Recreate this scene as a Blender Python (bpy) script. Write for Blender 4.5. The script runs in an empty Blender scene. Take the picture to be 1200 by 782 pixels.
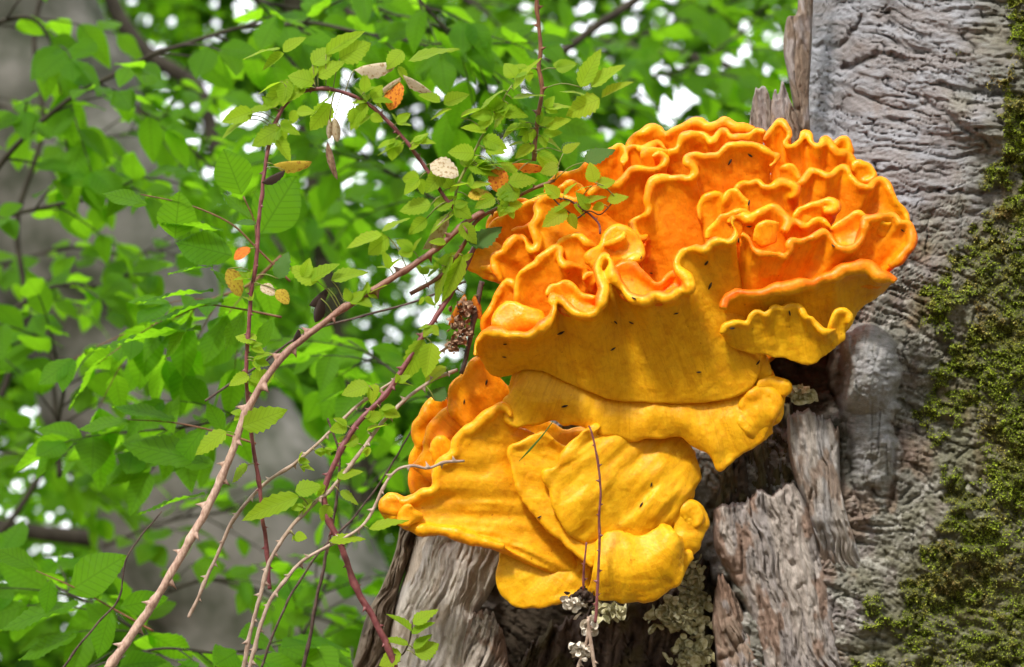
import bpy, math, random
import numpy as np
from mathutils import Vector, Matrix
random.seed(7)
RNG = np.random.default_rng(11)
scene = bpy.context.scene
COL = scene.collection

# ------------------------------------------------------------------ camera
PITCH = math.radians(12.0)
CAM = np.array([0.0, 0.0, 1.6])
FWD = np.array([0.0, math.cos(PITCH), math.sin(PITCH)])
RGT = np.array([1.0, 0.0, 0.0])
UPV = np.array([0.0, -math.sin(PITCH), math.cos(PITCH)])
cam = bpy.data.cameras.new('camera')
cam_ob = bpy.data.objects.new('camera', cam)
COL.objects.link(cam_ob)
cam_ob.location = CAM
cam_ob.rotation_euler = (math.pi / 2 + PITCH, 0, 0)
cam.lens = 75.0
cam.sensor_width = 36.0
cam.clip_start = 0.05
cam.clip_end = 5000
cam.dof.use_dof = True
cam.dof.focus_distance = 1.93
cam.dof.aperture_fstop = 6.5
scene.camera = cam_ob

# ------------------------------------------------------------------ sky, sun, exposure
SUN_ELEV = math.radians(41)
SUN_AZ = math.radians(201)          # clockwise from +Y (the view direction); behind the camera, to its left
world = bpy.data.worlds.new('World')
scene.world = world
world.use_nodes = True
wn = world.node_tree.nodes
wl = world.node_tree.links
wn.clear()
sky = wn.new('ShaderNodeTexSky')
sky.sky_type = 'NISHITA'
sky.sun_disc = False
sky.sun_elevation = SUN_ELEV
sky.sun_rotation = SUN_AZ
sky.air_density = 1.0
sky.dust_density = 3.0
sky.ozone_density = 1.0
bgn = wn.new('ShaderNodeBackground')
bgn.inputs['Strength'].default_value = 0.15
wo = wn.new('ShaderNodeOutputWorld')
haze = wn.new('ShaderNodeMix'); haze.data_type = 'RGBA'      # a bright hazy white sky, even all round
haze.inputs[0].default_value = 0.55
haze.inputs[7].default_value = (25.0, 24.8, 25.2, 1)
wl.new(sky.outputs[0], haze.inputs[6])
wl.new(haze.outputs[2], bgn.inputs['Color'])
wl.new(bgn.outputs[0], wo.inputs['Surface'])

sun = bpy.data.lights.new('sun', 'SUN')
sun.energy = 3.5
sun.angle = math.radians(7.0)
sun.color = (1.0, 0.95, 0.86)
sun_ob = bpy.data.objects.new('sun', sun)
COL.objects.link(sun_ob)
sd = Vector((math.sin(SUN_AZ) * math.cos(SUN_ELEV), math.cos(SUN_AZ) * math.cos(SUN_ELEV), math.sin(SUN_ELEV)))
sun_ob.rotation_euler = sd.to_track_quat('Z', 'Y').to_euler()
sun_ob.location = (-3, -3, 6)

scene.view_settings.view_transform = 'Standard'
scene.view_settings.look = 'None'
scene.view_settings.exposure = 0.38
scene.view_settings.gamma = 1.0
scene.cycles.max_bounces = 8
scene.cycles.transmission_bounces = 6
scene.cycles.use_denoising = True

# ------------------------------------------------------------------ helpers
K = 0.0008                            # metres for one picture unit at 2 m
D0 = 2.0

def W(p):
    """modelling units (x right, y down, z towards the viewer; 0.8 mm each at two metres) -> world metres"""
    p = np.asarray(p, float)
    d = D0 - p[..., 2:3] * K
    return CAM + FWD * d + RGT * ((p[..., 0:1] - 600) * d / 2500.0) + UPV * ((391 - p[..., 1:2]) * d / 2500.0)

def scale_at(z):
    return (D0 - z * K) / 2500.0

def _hash(ix, iy, iz, seed):
    h = (ix * 374761393 + iy * 668265263 + iz * 2147483647 + seed * 974711) & 0xFFFFFFFF
    h = ((h ^ (h >> 13)) * 1274126177) & 0xFFFFFFFF
    h = (h ^ (h >> 16)) & 0xFFFFFFFF
    h = (h * 2246822519) & 0xFFFFFFFF
    return ((h ^ (h >> 15)) & 0xFFFF) / 65535.0

def vnoise(x, y, z=0.0, seed=0):
    x, y, z = np.broadcast_arrays(np.asarray(x, float), np.asarray(y, float), np.asarray(z, float))
    fx, fy, fz = np.floor(x), np.floor(y), np.floor(z)
    ix, iy, iz = fx.astype(np.int64), fy.astype(np.int64), fz.astype(np.int64)
    u, v, w = x - fx, y - fy, z - fz
    u = u * u * u * (u * (u * 6 - 15) + 10); v = v * v * v * (v * (v * 6 - 15) + 10); w = w * w * w * (w * (w * 6 - 15) + 10)
    r = 0
    for a in (0, 1):
        for b in (0, 1):
            for c in (0, 1):
                r = r + _hash(ix + a, iy + b, iz + c, seed) * (u if a else 1 - u) * (v if b else 1 - v) * (w if c else 1 - w)
    return r * 2 - 1

def fbm(x, y, z=0.0, seed=0, octv=4, gain=0.5):
    s, a, f = 0, 1.0, 1.0
    for i in range(octv):
        s = s + a * vnoise(np.asarray(x) * f, np.asarray(y) * f, np.asarray(z) * f, seed + i * 17)
        a *= gain; f *= 2.03
    return s

def sstep(e0, e1, x):
    t = np.clip((np.asarray(x, float) - e0) / (e1 - e0), 0, 1)
    return t * t * (3 - 2 * t)

def spline(pts, step=2.0, n=None):
    """Catmull-Rom through pts, resampled evenly"""
    p = np.array(pts, float)
    if len(p) == 2:
        dense = p[0] + (p[1] - p[0]) * np.linspace(0, 1, 40)[:, None]
    else:
        q = np.vstack([2 * p[0] - p[1], p, 2 * p[-1] - p[-2]])
        out = []
        t = np.linspace(0, 1, 16, endpoint=False)[:, None]
        for i in range(1, len(q) - 2):
            a, b, c, d = q[i - 1], q[i], q[i + 1], q[i + 2]
            out.append(0.5 * ((2 * b) + (-a + c) * t + (2 * a - 5 * b + 4 * c - d) * t * t + (-a + 3 * b - 3 * c + d) * t ** 3))
        dense = np.vstack(out + [p[-1:]])
    L = np.concatenate([[0], np.cumsum(np.linalg.norm(np.diff(dense[:, :3], axis=0), axis=1))])
    m = n or max(4, int(L[-1] / step) + 1)
    s = np.linspace(0, L[-1], m)
    return np.stack([np.interp(s, L, dense[:, k]) for k in range(dense.shape[1])], 1)

def gsmooth(a, sig):
    if sig <= 0.3: return a.copy()
    r = max(1, int(sig * 3)); r = min(r, len(a) - 1)
    k = np.exp(-0.5 * (np.arange(-r, r + 1) / sig) ** 2); k /= k.sum()
    b = np.vstack([2 * a[0] - a[1:r + 1][::-1], a, 2 * a[-1] - a[-r - 1:-1][::-1]])
    return np.stack([np.convolve(b[:, i], k, 'valid') for i in range(a.shape[1])], 1)

def new_mesh(name, verts, faces, smooth=True):
    """faces: (n,3) or (n,4) int arrays, or a list of such arrays"""
    if isinstance(faces, np.ndarray): faces = [faces]
    me = bpy.data.meshes.new(name)
    verts = np.ascontiguousarray(verts, np.float32)
    nf = sum(len(f) for f in faces)
    loops = np.concatenate([f.ravel() for f in faces]).astype(np.int32)
    sizes = np.concatenate([np.full(len(f), f.shape[1]) for f in faces]).astype(np.int32)
    starts = np.concatenate([[0], np.cumsum(sizes)[:-1]]).astype(np.int32)
    me.vertices.add(len(verts)); me.vertices.foreach_set('co', verts.ravel())
    me.loops.add(len(loops)); me.loops.foreach_set('vertex_index', loops)
    me.polygons.add(nf); me.polygons.foreach_set('loop_start', starts)
    me.polygons.foreach_set('loop_total', sizes)
    if smooth: me.polygons.foreach_set('use_smooth', np.ones(nf, bool))
    me.update(calc_edges=True)
    me.validate()
    return me

def set_col(me, name, arr):
    a = me.attributes.new(name, 'FLOAT_COLOR', 'POINT')
    arr = np.asarray(arr, np.float32)
    if arr.shape[1] == 3: arr = np.hstack([arr, np.ones((len(arr), 1), np.float32)])
    a.data.foreach_set('color', np.ascontiguousarray(arr, np.float32).ravel())

def grid_faces(n, m, wrap_n=False, wrap_m=False, flip=False):
    i = np.arange(n if wrap_n else n - 1); j = np.arange(m if wrap_m else m - 1)
    I, J = np.meshgrid(i, j, indexing='ij')
    a = I * m + J; b = ((I + 1) % n) * m + J; c = ((I + 1) % n) * m + (J + 1) % m; d = I * m + (J + 1) % m
    q = np.stack([a, b, c, d], -1).reshape(-1, 4)
    return q[:, ::-1] if flip else q

def link(name, me, mat=None, parent=None, loc=None):
    o = bpy.data.objects.new(name, me)
    COL.objects.link(o)
    if mat is not None and me is not None and len(me.materials) == 0: me.materials.append(mat)
    if parent is not None: o.parent = parent
    if loc is not None: o.location = loc
    return o

def thing(name, label, cat, loc, group=None):
    o = bpy.data.objects.new(name, None)
    COL.objects.link(o)
    o.location = loc; o.empty_display_size = 0.02
    o['label'] = label; o['category'] = cat
    if group: o['group'] = group
    return o

def part(name, wverts, faces, mat, parent, smooth=True, cols=None):
    """a mesh child of an Empty, its vertices given in world metres"""
    off = np.array(parent.location) if parent is not None else np.zeros(3)
    if parent is not None and parent.parent is not None: off = off + np.array(parent.parent.location)
    me = new_mesh(name, np.asarray(wverts) - off, faces, smooth)
    if cols:
        for k, v in cols.items(): set_col(me, k, v)
    return link(name, me, mat, parent)

def tube_arrays(pts, radii, sides=8, rough=0.0, seed=0, caps=True):
    """pts (n,3) and radii (n,) in the same units -> verts, face arrays"""
    pts = np.asarray(pts, float); n = len(pts)
    T = np.gradient(pts, axis=0); T /= np.linalg.norm(T, axis=1)[:, None] + 1e-12
    ref = np.array([0.31, 0.17, 0.93]); 
    N = np.cross(T, ref); N /= np.linalg.norm(N, axis=1)[:, None] + 1e-12
    for i in range(1, n):
        v = N[i - 1] - T[i] * np.dot(N[i - 1], T[i]); N[i] = v / (np.linalg.norm(v) + 1e-12)
    B = np.cross(T, N)
    a = np.linspace(0, 2 * math.pi, sides, endpoint=False)
    r = np.asarray(radii, float)[:, None] * np.ones((1, sides))
    if rough: 
        r = r * (1 + rough * vnoise(np.arange(n)[:, None] * 0.35, np.cos(a)[None] * 1.3 + 7, np.sin(a)[None] * 1.3, seed))
    V = pts[:, None, :] + r[..., None] * (np.cos(a)[None, :, None] * N[:, None, :] + np.sin(a)[None, :, None] * B[:, None, :])
    V = V.reshape(-1, 3)
    F = [grid_faces(n, sides, wrap_m=True)]
    if caps:
        V = np.vstack([V, pts[0], pts[-1]])
        j = np.arange(sides); jn = (j + 1) % sides
        F.append(np.stack([np.full(sides, n * sides), j, jn], 1))
        F.append(np.stack([np.full(sides, n * sides + 1), (n - 1) * sides + jn, (n - 1) * sides + j], 1))
    return V, F

def join(arrs):
    Vs, Fs, off = [], [], 0
    for V, F in arrs:
        if isinstance(F, np.ndarray): F = [F]
        Vs.append(V); Fs += [f + off for f in F]; off += len(V)
    return np.vstack(Vs), Fs

# ------------------------------------------------------------------ materials
def mat_new(name):
    m = bpy.data.materials.new(name)
    m.use_nodes = True
    nt = m.node_tree
    b = nt.nodes['Principled BSDF']
    return m, nt, b

def nd(nt, typ, **kw):
    n = nt.nodes.new(typ)
    for k, v in kw.items():
        if k in n.inputs: n.inputs[k].default_value = v
        else: setattr(n, k, v)
    return n

def mixc(nt, fac, a, b, blend='MIX'):
    n = nt.nodes.new('ShaderNodeMix'); n.data_type = 'RGBA'; n.blend_type = blend
    for sock, v in ((n.inputs[0], fac), (n.inputs[6], a), (n.inputs[7], b)):
        if hasattr(v, 'is_output'): nt.links.new(v, sock)
        elif isinstance(v, (tuple, list)): sock.default_value = (*v[:3], 1)
        else: sock.default_value = v
    return n.outputs[2]

def ramp(nt, src, stops):
    r = nt.nodes.new('ShaderNodeValToRGB')
    while len(r.color_ramp.elements) < len(stops): r.color_ramp.elements.new(0.5)
    for e, (p, c) in zip(r.color_ramp.elements, stops):
        e.position = p; e.color = (*c, 1) if len(c) == 3 else c
    nt.links.new(src, r.inputs[0])
    return r.outputs[0]

def noise(nt, scale, detail=4, rough=0.55, vec=None, dist=0.0):
    n = nt.nodes.new('ShaderNodeTexNoise')
    n.inputs['Scale'].default_value = scale; n.inputs['Detail'].default_value = detail
    n.inputs['Roughness'].default_value = rough; n.inputs['Distortion'].default_value = dist
    if vec is not None: nt.links.new(vec, n.inputs['Vector'])
    return n.outputs[0]

def bump(nt, b, height, strength=0.5, dist=0.001):
    n = nt.nodes.new('ShaderNodeBump')
    n.inputs['Strength'].default_value = strength; n.inputs['Distance'].default_value = dist
    nt.links.new(height, n.inputs['Height']); nt.links.new(n.outputs[0], b.inputs['Normal'])

def fungus_material():
    m, nt, b = mat_new('fungus_flesh')
    at = nd(nt, 'ShaderNodeAttribute', attribute_name='tint')
    sep = nt.nodes.new('ShaderNodeSeparateColor'); nt.links.new(at.outputs['Color'], sep.inputs[0])
    geo = nt.nodes.new('ShaderNodeNewGeometry')
    pos = geo.outputs['Position']
    n1 = noise(nt, 38, 4, 0.6, pos)
    n2 = noise(nt, 260, 3, 0.6, pos)
    yel = mixc(nt, ramp(nt, n1, [(0.35, (0, 0, 0)), (0.7, (1, 1, 1))]), (0.78, 0.395, 0.004), (0.86, 0.49, 0.012))
    org = mixc(nt, ramp(nt, n1, [(0.3, (0, 0, 0)), (0.7, (1, 1, 1))]), (0.90, 0.23, 0.002), (0.94, 0.33, 0.006))
    face = mixc(nt, sep.outputs[2], yel, org)
    rimc = mixc(nt, n1, (0.95, 0.34, 0.004), (0.97, 0.50, 0.012))
    c = mixc(nt, sep.outputs[0], face, rimc)
    top = mixc(nt, n1, (0.80, 0.07, 0.003), (0.90, 0.19, 0.005))
    c = mixc(nt, sep.outputs[1], c, top)
    sp = ramp(nt, n2, [(0.25, (0.80, 0.74, 0.6)), (0.5, (1, 1, 1))])
    c = mixc(nt, 0.5, c, sp, 'MULTIPLY')
    blot = ramp(nt, noise(nt, 85, 5, 0.7, pos, 0.8), [(0.36, (0.80, 0.62, 0.45)), (0.52, (1, 1, 1)), (0.75, (1.05, 1.10, 1.1))])
    c = mixc(nt, 0.5, c, blot, 'MULTIPLY')
    pore = nt.nodes.new('ShaderNodeTexVoronoi'); pore.inputs['Scale'].default_value = 420; nt.links.new(pos, pore.inputs['Vector'])
    nick = ramp(nt, noise(nt, 190, 2, 0.5, pos), [(0.72, (1, 1, 1)), (0.78, (0.55, 0.32, 0.2))])
    c = mixc(nt, 0.7, c, nick, 'MULTIPLY')
    nt.links.new(c, b.inputs['Base Color'])
    rr_ = nt.nodes.new('ShaderNodeMapRange'); rr_.inputs[3].default_value = 0.48; rr_.inputs[4].default_value = 0.27
    nt.links.new(sep.outputs[0], rr_.inputs[0]); nt.links.new(rr_.outputs[0], b.inputs['Roughness'])
    b.inputs['Specular IOR Level'].default_value = 0.27
    b.inputs['Subsurface Weight'].default_value = 0.25
    b.inputs['Subsurface Radius'].default_value = (1.0, 0.45, 0.1)
    b.inputs['Subsurface Scale'].default_value = 0.005
    add = nt.nodes.new('ShaderNodeMath'); add.operation = 'ADD'
    n3 = pore.outputs['Distance']; n4 = noise(nt, 140, 3, 0.6, pos)
    nt.links.new(n3, add.inputs[0]); nt.links.new(n4, add.inputs[1])
    fa = nd(nt, 'ShaderNodeAttribute', attribute_name='flow')
    fm = nt.nodes.new('ShaderNodeMapping'); fm.inputs['Scale'].default_value = (30, 1.6, 1); nt.links.new(fa.outputs['Vector'], fm.inputs['Vector'])
    fs = noise(nt, 1.0, 5, 0.65, fm.outputs[0])
    c2 = mixc(nt, 0.6, c, ramp(nt, fs, [(0.3, (0.82, 0.72, 0.6)), (0.5, (1, 1, 1)), (0.72, (1.06, 1.12, 1.3))]), 'MULTIPLY')
    nt.links.new(c2, b.inputs['Base Color'])
    add2 = nt.nodes.new('ShaderNodeMath'); add2.operation = 'ADD'
    nt.links.new(add.outputs[0], add2.inputs[0]); nt.links.new(fs, add2.inputs[1])
    bump(nt, b, add2.outputs[0], 0.2, 0.0010)
    return m

def wood_material(name='weathered_wood', stretch=(1, 1, 4)):
    m, nt, b = mat_new(name)
    at = nd(nt, 'ShaderNodeAttribute', attribute_name='wood')
    geo = nt.nodes.new('ShaderNodeNewGeometry')
    mp = nt.nodes.new('ShaderNodeMapping'); mp.inputs['Scale'].default_value = stretch
    nt.links.new(geo.outputs['Position'], mp.inputs['Vector'])
    pos = geo.outputs['Position']
    n1 = noise(nt, 60, 7, 0.68, mp.outputs[0], 0.5)
    n2 = noise(nt, 500, 4, 0.7, mp.outputs[0])
    v = ramp(nt, n1, [(0.25, (0.55, 0.52, 0.5)), (0.55, (1, 1, 1)), (0.8, (1.3, 1.3, 1.32))])
    c = mixc(nt, 0.85, at.outputs['Color'], v, 'MULTIPLY')
    v2 = ramp(nt, n2, [(0.3, (0.7, 0.68, 0.66)), (0.6, (1.1, 1.1, 1.1))])
    c = mixc(nt, 0.6, c, v2, 'MULTIPLY')
    nt.links.new(c, b.inputs['Base Color'])
    b.inputs['Roughness'].default_value = 0.8
    b.inputs['Specular IOR Level'].default_value = 0.3
    add = nt.nodes.new('ShaderNodeMath'); add.operation = 'ADD'
    nt.links.new(n1, add.inputs[0]); nt.links.new(n2, add.inputs[1])
    bump(nt, b, add.outputs[0], 0.8, 0.002)
    return m

def simple_material(name, c1, c2, scale=150, rough=0.7, spec=0.3, bumpd=0.0005, use_random=False):
    m, nt, b = mat_new(name)
    tc = nt.nodes.new('ShaderNodeNewGeometry')
    n1 = noise(nt, scale, 5, 0.6, tc.outputs['Position'])
    c = mixc(nt, ramp(nt, n1, [(0.35, (0, 0, 0)), (0.65, (1, 1, 1))]), c1, c2)
    nt.links.new(c, b.inputs['Base Color'])
    b.inputs['Roughness'].default_value = rough
    b.inputs['Specular IOR Level'].default_value = spec
    if bumpd: bump(nt, b, n1, 0.6, bumpd)
    return m

def leaf_material(name, dark, light, trans, vein=(1.25, 1.2, 1.0), rough=0.55, tfac=0.5, veins=True, spots=None):
    m, nt, b = mat_new(name)
    oi = nt.nodes.new('ShaderNodeObjectInfo')
    tc = nt.nodes.new('ShaderNodeTexCoord')
    sx = nt.nodes.new('ShaderNodeSeparateXYZ'); nt.links.new(tc.outputs['Object'], sx.inputs[0])
    geo = nt.nodes.new('ShaderNodeNewGeometry')
    n1 = noise(nt, 25, 3, 0.6, geo.outputs['Position'])
    def math_(op, a, bb=None):
        n = nt.nodes.new('ShaderNodeMath'); n.operation = op
        for i, v in enumerate((a, bb)):
            if v is None: continue
            if hasattr(v, 'is_output'): nt.links.new(v, n.inputs[i])
            else: n.inputs[i].default_value = v
        return n.outputs[0]
    f = math_('ADD', math_('MULTIPLY', oi.outputs['Random'], 0.65), math_('MULTIPLY', n1, 0.45))
    c = mixc(nt, f, dark, light)
    tcol = mixc(nt, f, tuple(x * 0.8 for x in trans), trans)
    if veins:
        ax = math_('ABSOLUTE', sx.outputs[0])
        q = math_('FRACT', math_('MULTIPLY', math_('SUBTRACT', sx.outputs[1], math_('MULTIPLY', ax, 0.75)), 9.0))
        w = math_('ABSOLUTE', math_('SUBTRACT', q, 0.5))
        lv = ramp(nt, w, [(0.40, (0, 0, 0)), (0.47, (1, 1, 1))])
        mid = ramp(nt, ax, [(0.006, (1, 1, 1)), (0.018, (0, 0, 0))])
        mx = math_('MAXIMUM', lv, mid)
        c = mixc(nt, math_('MULTIPLY', mx, 0.75), c, vein_mul(c, vein, nt), 'MIX')
        tcol = mixc(nt, math_('MULTIPLY', mx, 0.42), tcol, (0.04, 0.10, 0.01))
    if spots:
        n3 = noise(nt, 9, 4, 0.6, tc.outputs['Object'])
        k = ramp(nt, n3, [(0.5, (0, 0, 0)), (0.62, (1, 1, 1))])
        c = mixc(nt, k, c, spots); tcol = mixc(nt, k, tcol, spots)
    nt.links.new(c, b.inputs['Base Color'])
    b.inputs['Roughness'].default_value = rough
    b.inputs['Specular IOR Level'].default_value = 0.12
    tr = nt.nodes.new('ShaderNodeBsdfTranslucent'); nt.links.new(tcol, tr.inputs['Color'])
    ms = nt.nodes.new('ShaderNodeMixShader'); ms.inputs[0].default_value = tfac
    nt.links.new(b.outputs[0], ms.inputs[1]); nt.links.new(tr.outputs[0], ms.inputs[2])
    nt.links.new(ms.outputs[0], nt.nodes['Material Output'].inputs['Surface'])
    return m

def vein_mul(c, vein, nt):
    return mixc(nt, 1.0, c, vein, 'MULTIPLY')

M = {}
M['fungus'] = fungus_material()
M['wood'] = wood_material()
M['wood_up'] = wood_material('split_wood', (4, 4, 1))
M['cane_tan'] = simple_material('bramble_cane_bark', (0.36, 0.23, 0.18), (0.55, 0.40, 0.32), 90, 0.5, 0.4)
M['cane_red'] = simple_material('bramble_red_bark', (0.13, 0.03, 0.035), (0.24, 0.08, 0.08), 140, 0.45, 0.45)
M['cane_pale'] = simple_material('bramble_pale_bark', (0.28, 0.19, 0.14), (0.45, 0.34, 0.27), 120, 0.55, 0.4)
M['cane_dark'] = simple_material('dark_twig_bark', (0.05, 0.03, 0.025), (0.13, 0.085, 0.07), 160, 0.65, 0.3)
M['cane_brown'] = simple_material('red_brown_bark', (0.12, 0.045, 0.02), (0.22, 0.09, 0.04), 140, 0.5, 0.4)
M['green_stem'] = simple_material('green_stem', (0.16, 0.20, 0.03), (0.24, 0.22, 0.06), 140, 0.5, 0.4)
M['beech_bark'] = simple_material('beech_bark', (0.06, 0.068, 0.045), (0.20, 0.19, 0.17), 7, 0.85, 0.2, 0.004)
M['dark_bark'] = simple_material('dark_branch_bark', (0.035, 0.03, 0.022), (0.07, 0.06, 0.045), 30, 0.85, 0.2, 0.002)
M['bramble_leaf'] = leaf_material('bramble_leaf', (0.12, 0.25, 0.012), (0.30, 0.44, 0.025), (0.50, 0.76, 0.03), tfac=0.55)
M['bramble_leaf_dark'] = leaf_material('bramble_leaf_dark', (0.03, 0.09, 0.02), (0.07, 0.16, 0.03), (0.15, 0.30, 0.03), tfac=0.35)
M['beech_leaf'] = leaf_material('beech_leaf', (0.035, 0.13, 0.006), (0.11, 0.27, 0.010), (0.31, 0.70, 0.015), tfac=0.62)
M['far_leaf'] = leaf_material('far_leaf', (0.025, 0.09, 0.006), (0.075, 0.21, 0.010), (0.18, 0.47, 0.015), tfac=0.56, veins=False)
M['shade_crown_leaf'] = leaf_material('shade_crown_leaf', (0.03, 0.07, 0.012), (0.06, 0.12, 0.02), (0.09, 0.16, 0.03), tfac=0.4, veins=False)  # darker leaf for the unseen crowns, so less fill light passes
M['dead_pale'] = leaf_material('dead_leaf_pale', (0.50, 0.40, 0.26), (0.66, 0.58, 0.45), (0.6, 0.45, 0.25), tfac=0.3, spots=(0.35, 0.22, 0.10))
M['dead_orange'] = leaf_material('dead_leaf_orange', (0.62, 0.16, 0.02), (0.75, 0.28, 0.03), (0.8, 0.3, 0.03), tfac=0.35, spots=(0.45, 0.07, 0.02))
M['dead_yellow'] = leaf_material('dead_leaf_yellow', (0.50, 0.38, 0.04), (0.62, 0.45, 0.06), (0.6, 0.45, 0.05), tfac=0.4, spots=(0.35, 0.18, 0.03))
M['dead_dark'] = leaf_material('dead_leaf_dark', (0.035, 0.025, 0.02), (0.07, 0.045, 0.035), (0.05, 0.03, 0.02), tfac=0.1, veins=False)
M['dead_brown'] = simple_material('dead_brown', (0.16, 0.08, 0.045), (0.42, 0.28, 0.18), 260, 0.85, 0.2, 0.001)
M['fleck'] = simple_material('dark_fleck', (0.02, 0.014, 0.01), (0.035, 0.025, 0.015), 300, 0.6, 0.3, 0)
M['crust'] = simple_material('pale_crust', (0.33, 0.30, 0.13), (0.56, 0.53, 0.36), 240, 0.85, 0.2, 0.001)
M['crust_white'] = simple_material('white_crust', (0.50, 0.42, 0.32), (0.76, 0.72, 0.65), 240, 0.8, 0.2, 0.001)

def moss_material():
    m, nt, b = mat_new('moss')
    geo = nt.nodes.new('ShaderNodeNewGeometry')
    n1 = noise(nt, 22, 4, 0.65, geo.outputs['Position'])
    n2 = noise(nt, 160, 3, 0.6, geo.outputs['Position'])
    c = ramp(nt, n1, [(0.32, (0.36, 0.25, 0.11)), (0.41, (0.34, 0.32, 0.07)), (0.52, (0.30, 0.40, 0.035)), (0.70, (0.52, 0.60, 0.06))])
    c = mixc(nt, 0.8, c, ramp(nt, n2, [(0.3, (0.5, 0.5, 0.5)), (0.65, (1.35, 1.35, 1.2))]), 'MULTIPLY')
    nt.links.new(c, b.inputs['Base Color'])
    b.inputs['Roughness'].default_value = 0.7
    b.inputs['Specular IOR Level'].default_value = 0.25
    return m
M['moss'] = moss_material()

def ground_material():
    m, nt, b = mat_new('leaf_litter')
    geo = nt.nodes.new('ShaderNodeNewGeometry')
    n1 = noise(nt, 14, 6, 0.7, geo.outputs['Position'])
    c = ramp(nt, n1, [(0.3, (0.05, 0.03, 0.015)), (0.5, (0.14, 0.085, 0.04)), (0.7, (0.10, 0.12, 0.03))])
    nt.links.new(c, b.inputs['Base Color']); b.inputs['Roughness'].default_value = 0.9
    bump(nt, b, n1, 1.0, 0.03)
    return m
M['ground'] = ground_material()

# ------------------------------------------------------------------ ground
g = np.array([[-1500, -1500, 0], [1500, -1500, 0], [1500, 1500, 0], [-1500, 1500, 0]], float)
gn = 60
gx = np.sign(np.linspace(-1, 1, gn)) * np.abs(np.linspace(-1, 1, gn)) ** 4 * 1500
GX, GY = np.meshgrid(gx, gx, indexing='ij')
GZ = 0.06 * fbm(GX / 2.0, GY / 2.0, 0, 5, 3) * (np.hypot(GX, GY) < 60)
ground = link('ground', new_mesh('ground', np.stack([GX, GY, GZ], -1).reshape(-1, 3), grid_faces(gn, gn)), M['ground'])
ground['kind'] = 'structure'

# ------------------------------------------------------------------ old trunk
YL = [-1400, -700, -60, 0, 150, 250, 350, 450, 560, 620, 700, 782, 1200, 2000, 2700]
XL = [985, 972, 952, 948, 930, 850, 730, 640, 560, 520, 470, 440, 340, 220, 60]
XR = [1470, 1490, 1500, 1505, 1510, 1515, 1520, 1520, 1525, 1530, 1535, 1545, 1600, 1700, 1850]

def seg_dist(x, y, pts):
    d = np.full(np.shape(x), 1e9)
    for (ax, ay), (bx, by) in zip(pts[:-1], pts[1:]):
        vx, vy = bx - ax, by - ay
        t = np.clip(((x - ax) * vx + (y - ay) * vy) / (vx * vx + vy * vy), 0, 1)
        d = np.minimum(d, np.hypot(x - ax - t * vx, y - ay - t * vy))
    return d

MOSS_Y = [-200, 0, 30, 80, 140, 200, 255, 290, 340, 400, 450, 500, 545, 590, 640, 690, 782, 1000]
MOSS_X = [1165, 1162, 1158, 1148, 1162, 1152, 1136, 1100, 1086, 1094, 1090, 1092, 1100, 1116, 1066, 1030, 1000, 975]

def moss_mask(x, y):
    xb = np.interp(y, MOSS_Y, MOSS_X)
    e = (x - xb) / 26.0 + 1.1 * fbm(x / 34, y / 34, 0, 91, 4)
    bare = np.maximum(sstep(0.25, 0.6, fbm(x / 60 + 9, y / 45, 0, 33, 3)), sstep(0.25, 0.6, fbm(x / 17, y / 14, 0, 34, 2))) * 0.8
    bare = bare * (1 - 0.4 * sstep(15, 90, x - xb))
    return sstep(-0.15, 0.75, e) * (1 - bare)

def grain(x, y):
    """old silvery wood: wavy cross grain with short fissures"""
    wx = x + 26 * fbm(x / 130, y / 110, 0, 1, 3)
    wy = 1.35 * (y + 20 * fbm(x / 170 + 3, y / 100, 0, 2, 2) - 0.07 * x + 2.5 * fbm(x / 28, y / 24, 0, 12, 2))
    n = fbm(wx / 46, wy / 7.5, 0, 3, 3)
    r = 1 - np.abs(vnoise(wx / 70, wy / 13.0, 0, 4))
    r2 = 1 - np.abs(vnoise(wx / 26 + 5, wy / 5.5, 0, 6))
    patch = 0.5 + 0.5 * sstep(-0.4, 0.5, fbm(x / 60, y / 40, 0, 8, 2))
    big = 0.6 + 0.8 * sstep(-0.3, 0.5, fbm(x / 90 + 7, y / 60, 0, 10, 2))
    h = 2.8 * n * big - 11.0 * r ** 16 * patch - 5.0 * r2 ** 11 * big
    h = h + 1.5 * fbm(wx / 8.0, wy / 3.2, 0, 9, 2)
    return h

def rough_bark(x, y):
    wx = x + 12 * fbm(x / 50, y / 50, 0, 21, 3); wy = y + 12 * fbm(x / 50, y / 50, 0, 22, 3)
    g = grain(0.94 * x + 0.34 * y + 300, 0.94 * y - 0.34 * x + 700)
    n = fbm(wx / 9, wy / 5, 0, 23, 3, 0.65)
    r = 1 - np.abs(vnoise(wx / 15, wy / 9, 0, 24)); r3 = 1 - np.abs(vnoise(wx / 30, wy / 46, 0, 25))
    knob = sstep(0.2, 0.6, vnoise(wx / 7, wy / 6, 0, 26)) * sstep(-0.1, 0.3, fbm(x / 50, y / 50, 0, 27, 2))
    return 0.75 * g + 1.6 * n + 1.2 * fbm(x / 3.6, y / 3.2, 0, 28, 2) - 8 * r3 ** 14 + 2.6 * knob

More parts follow.
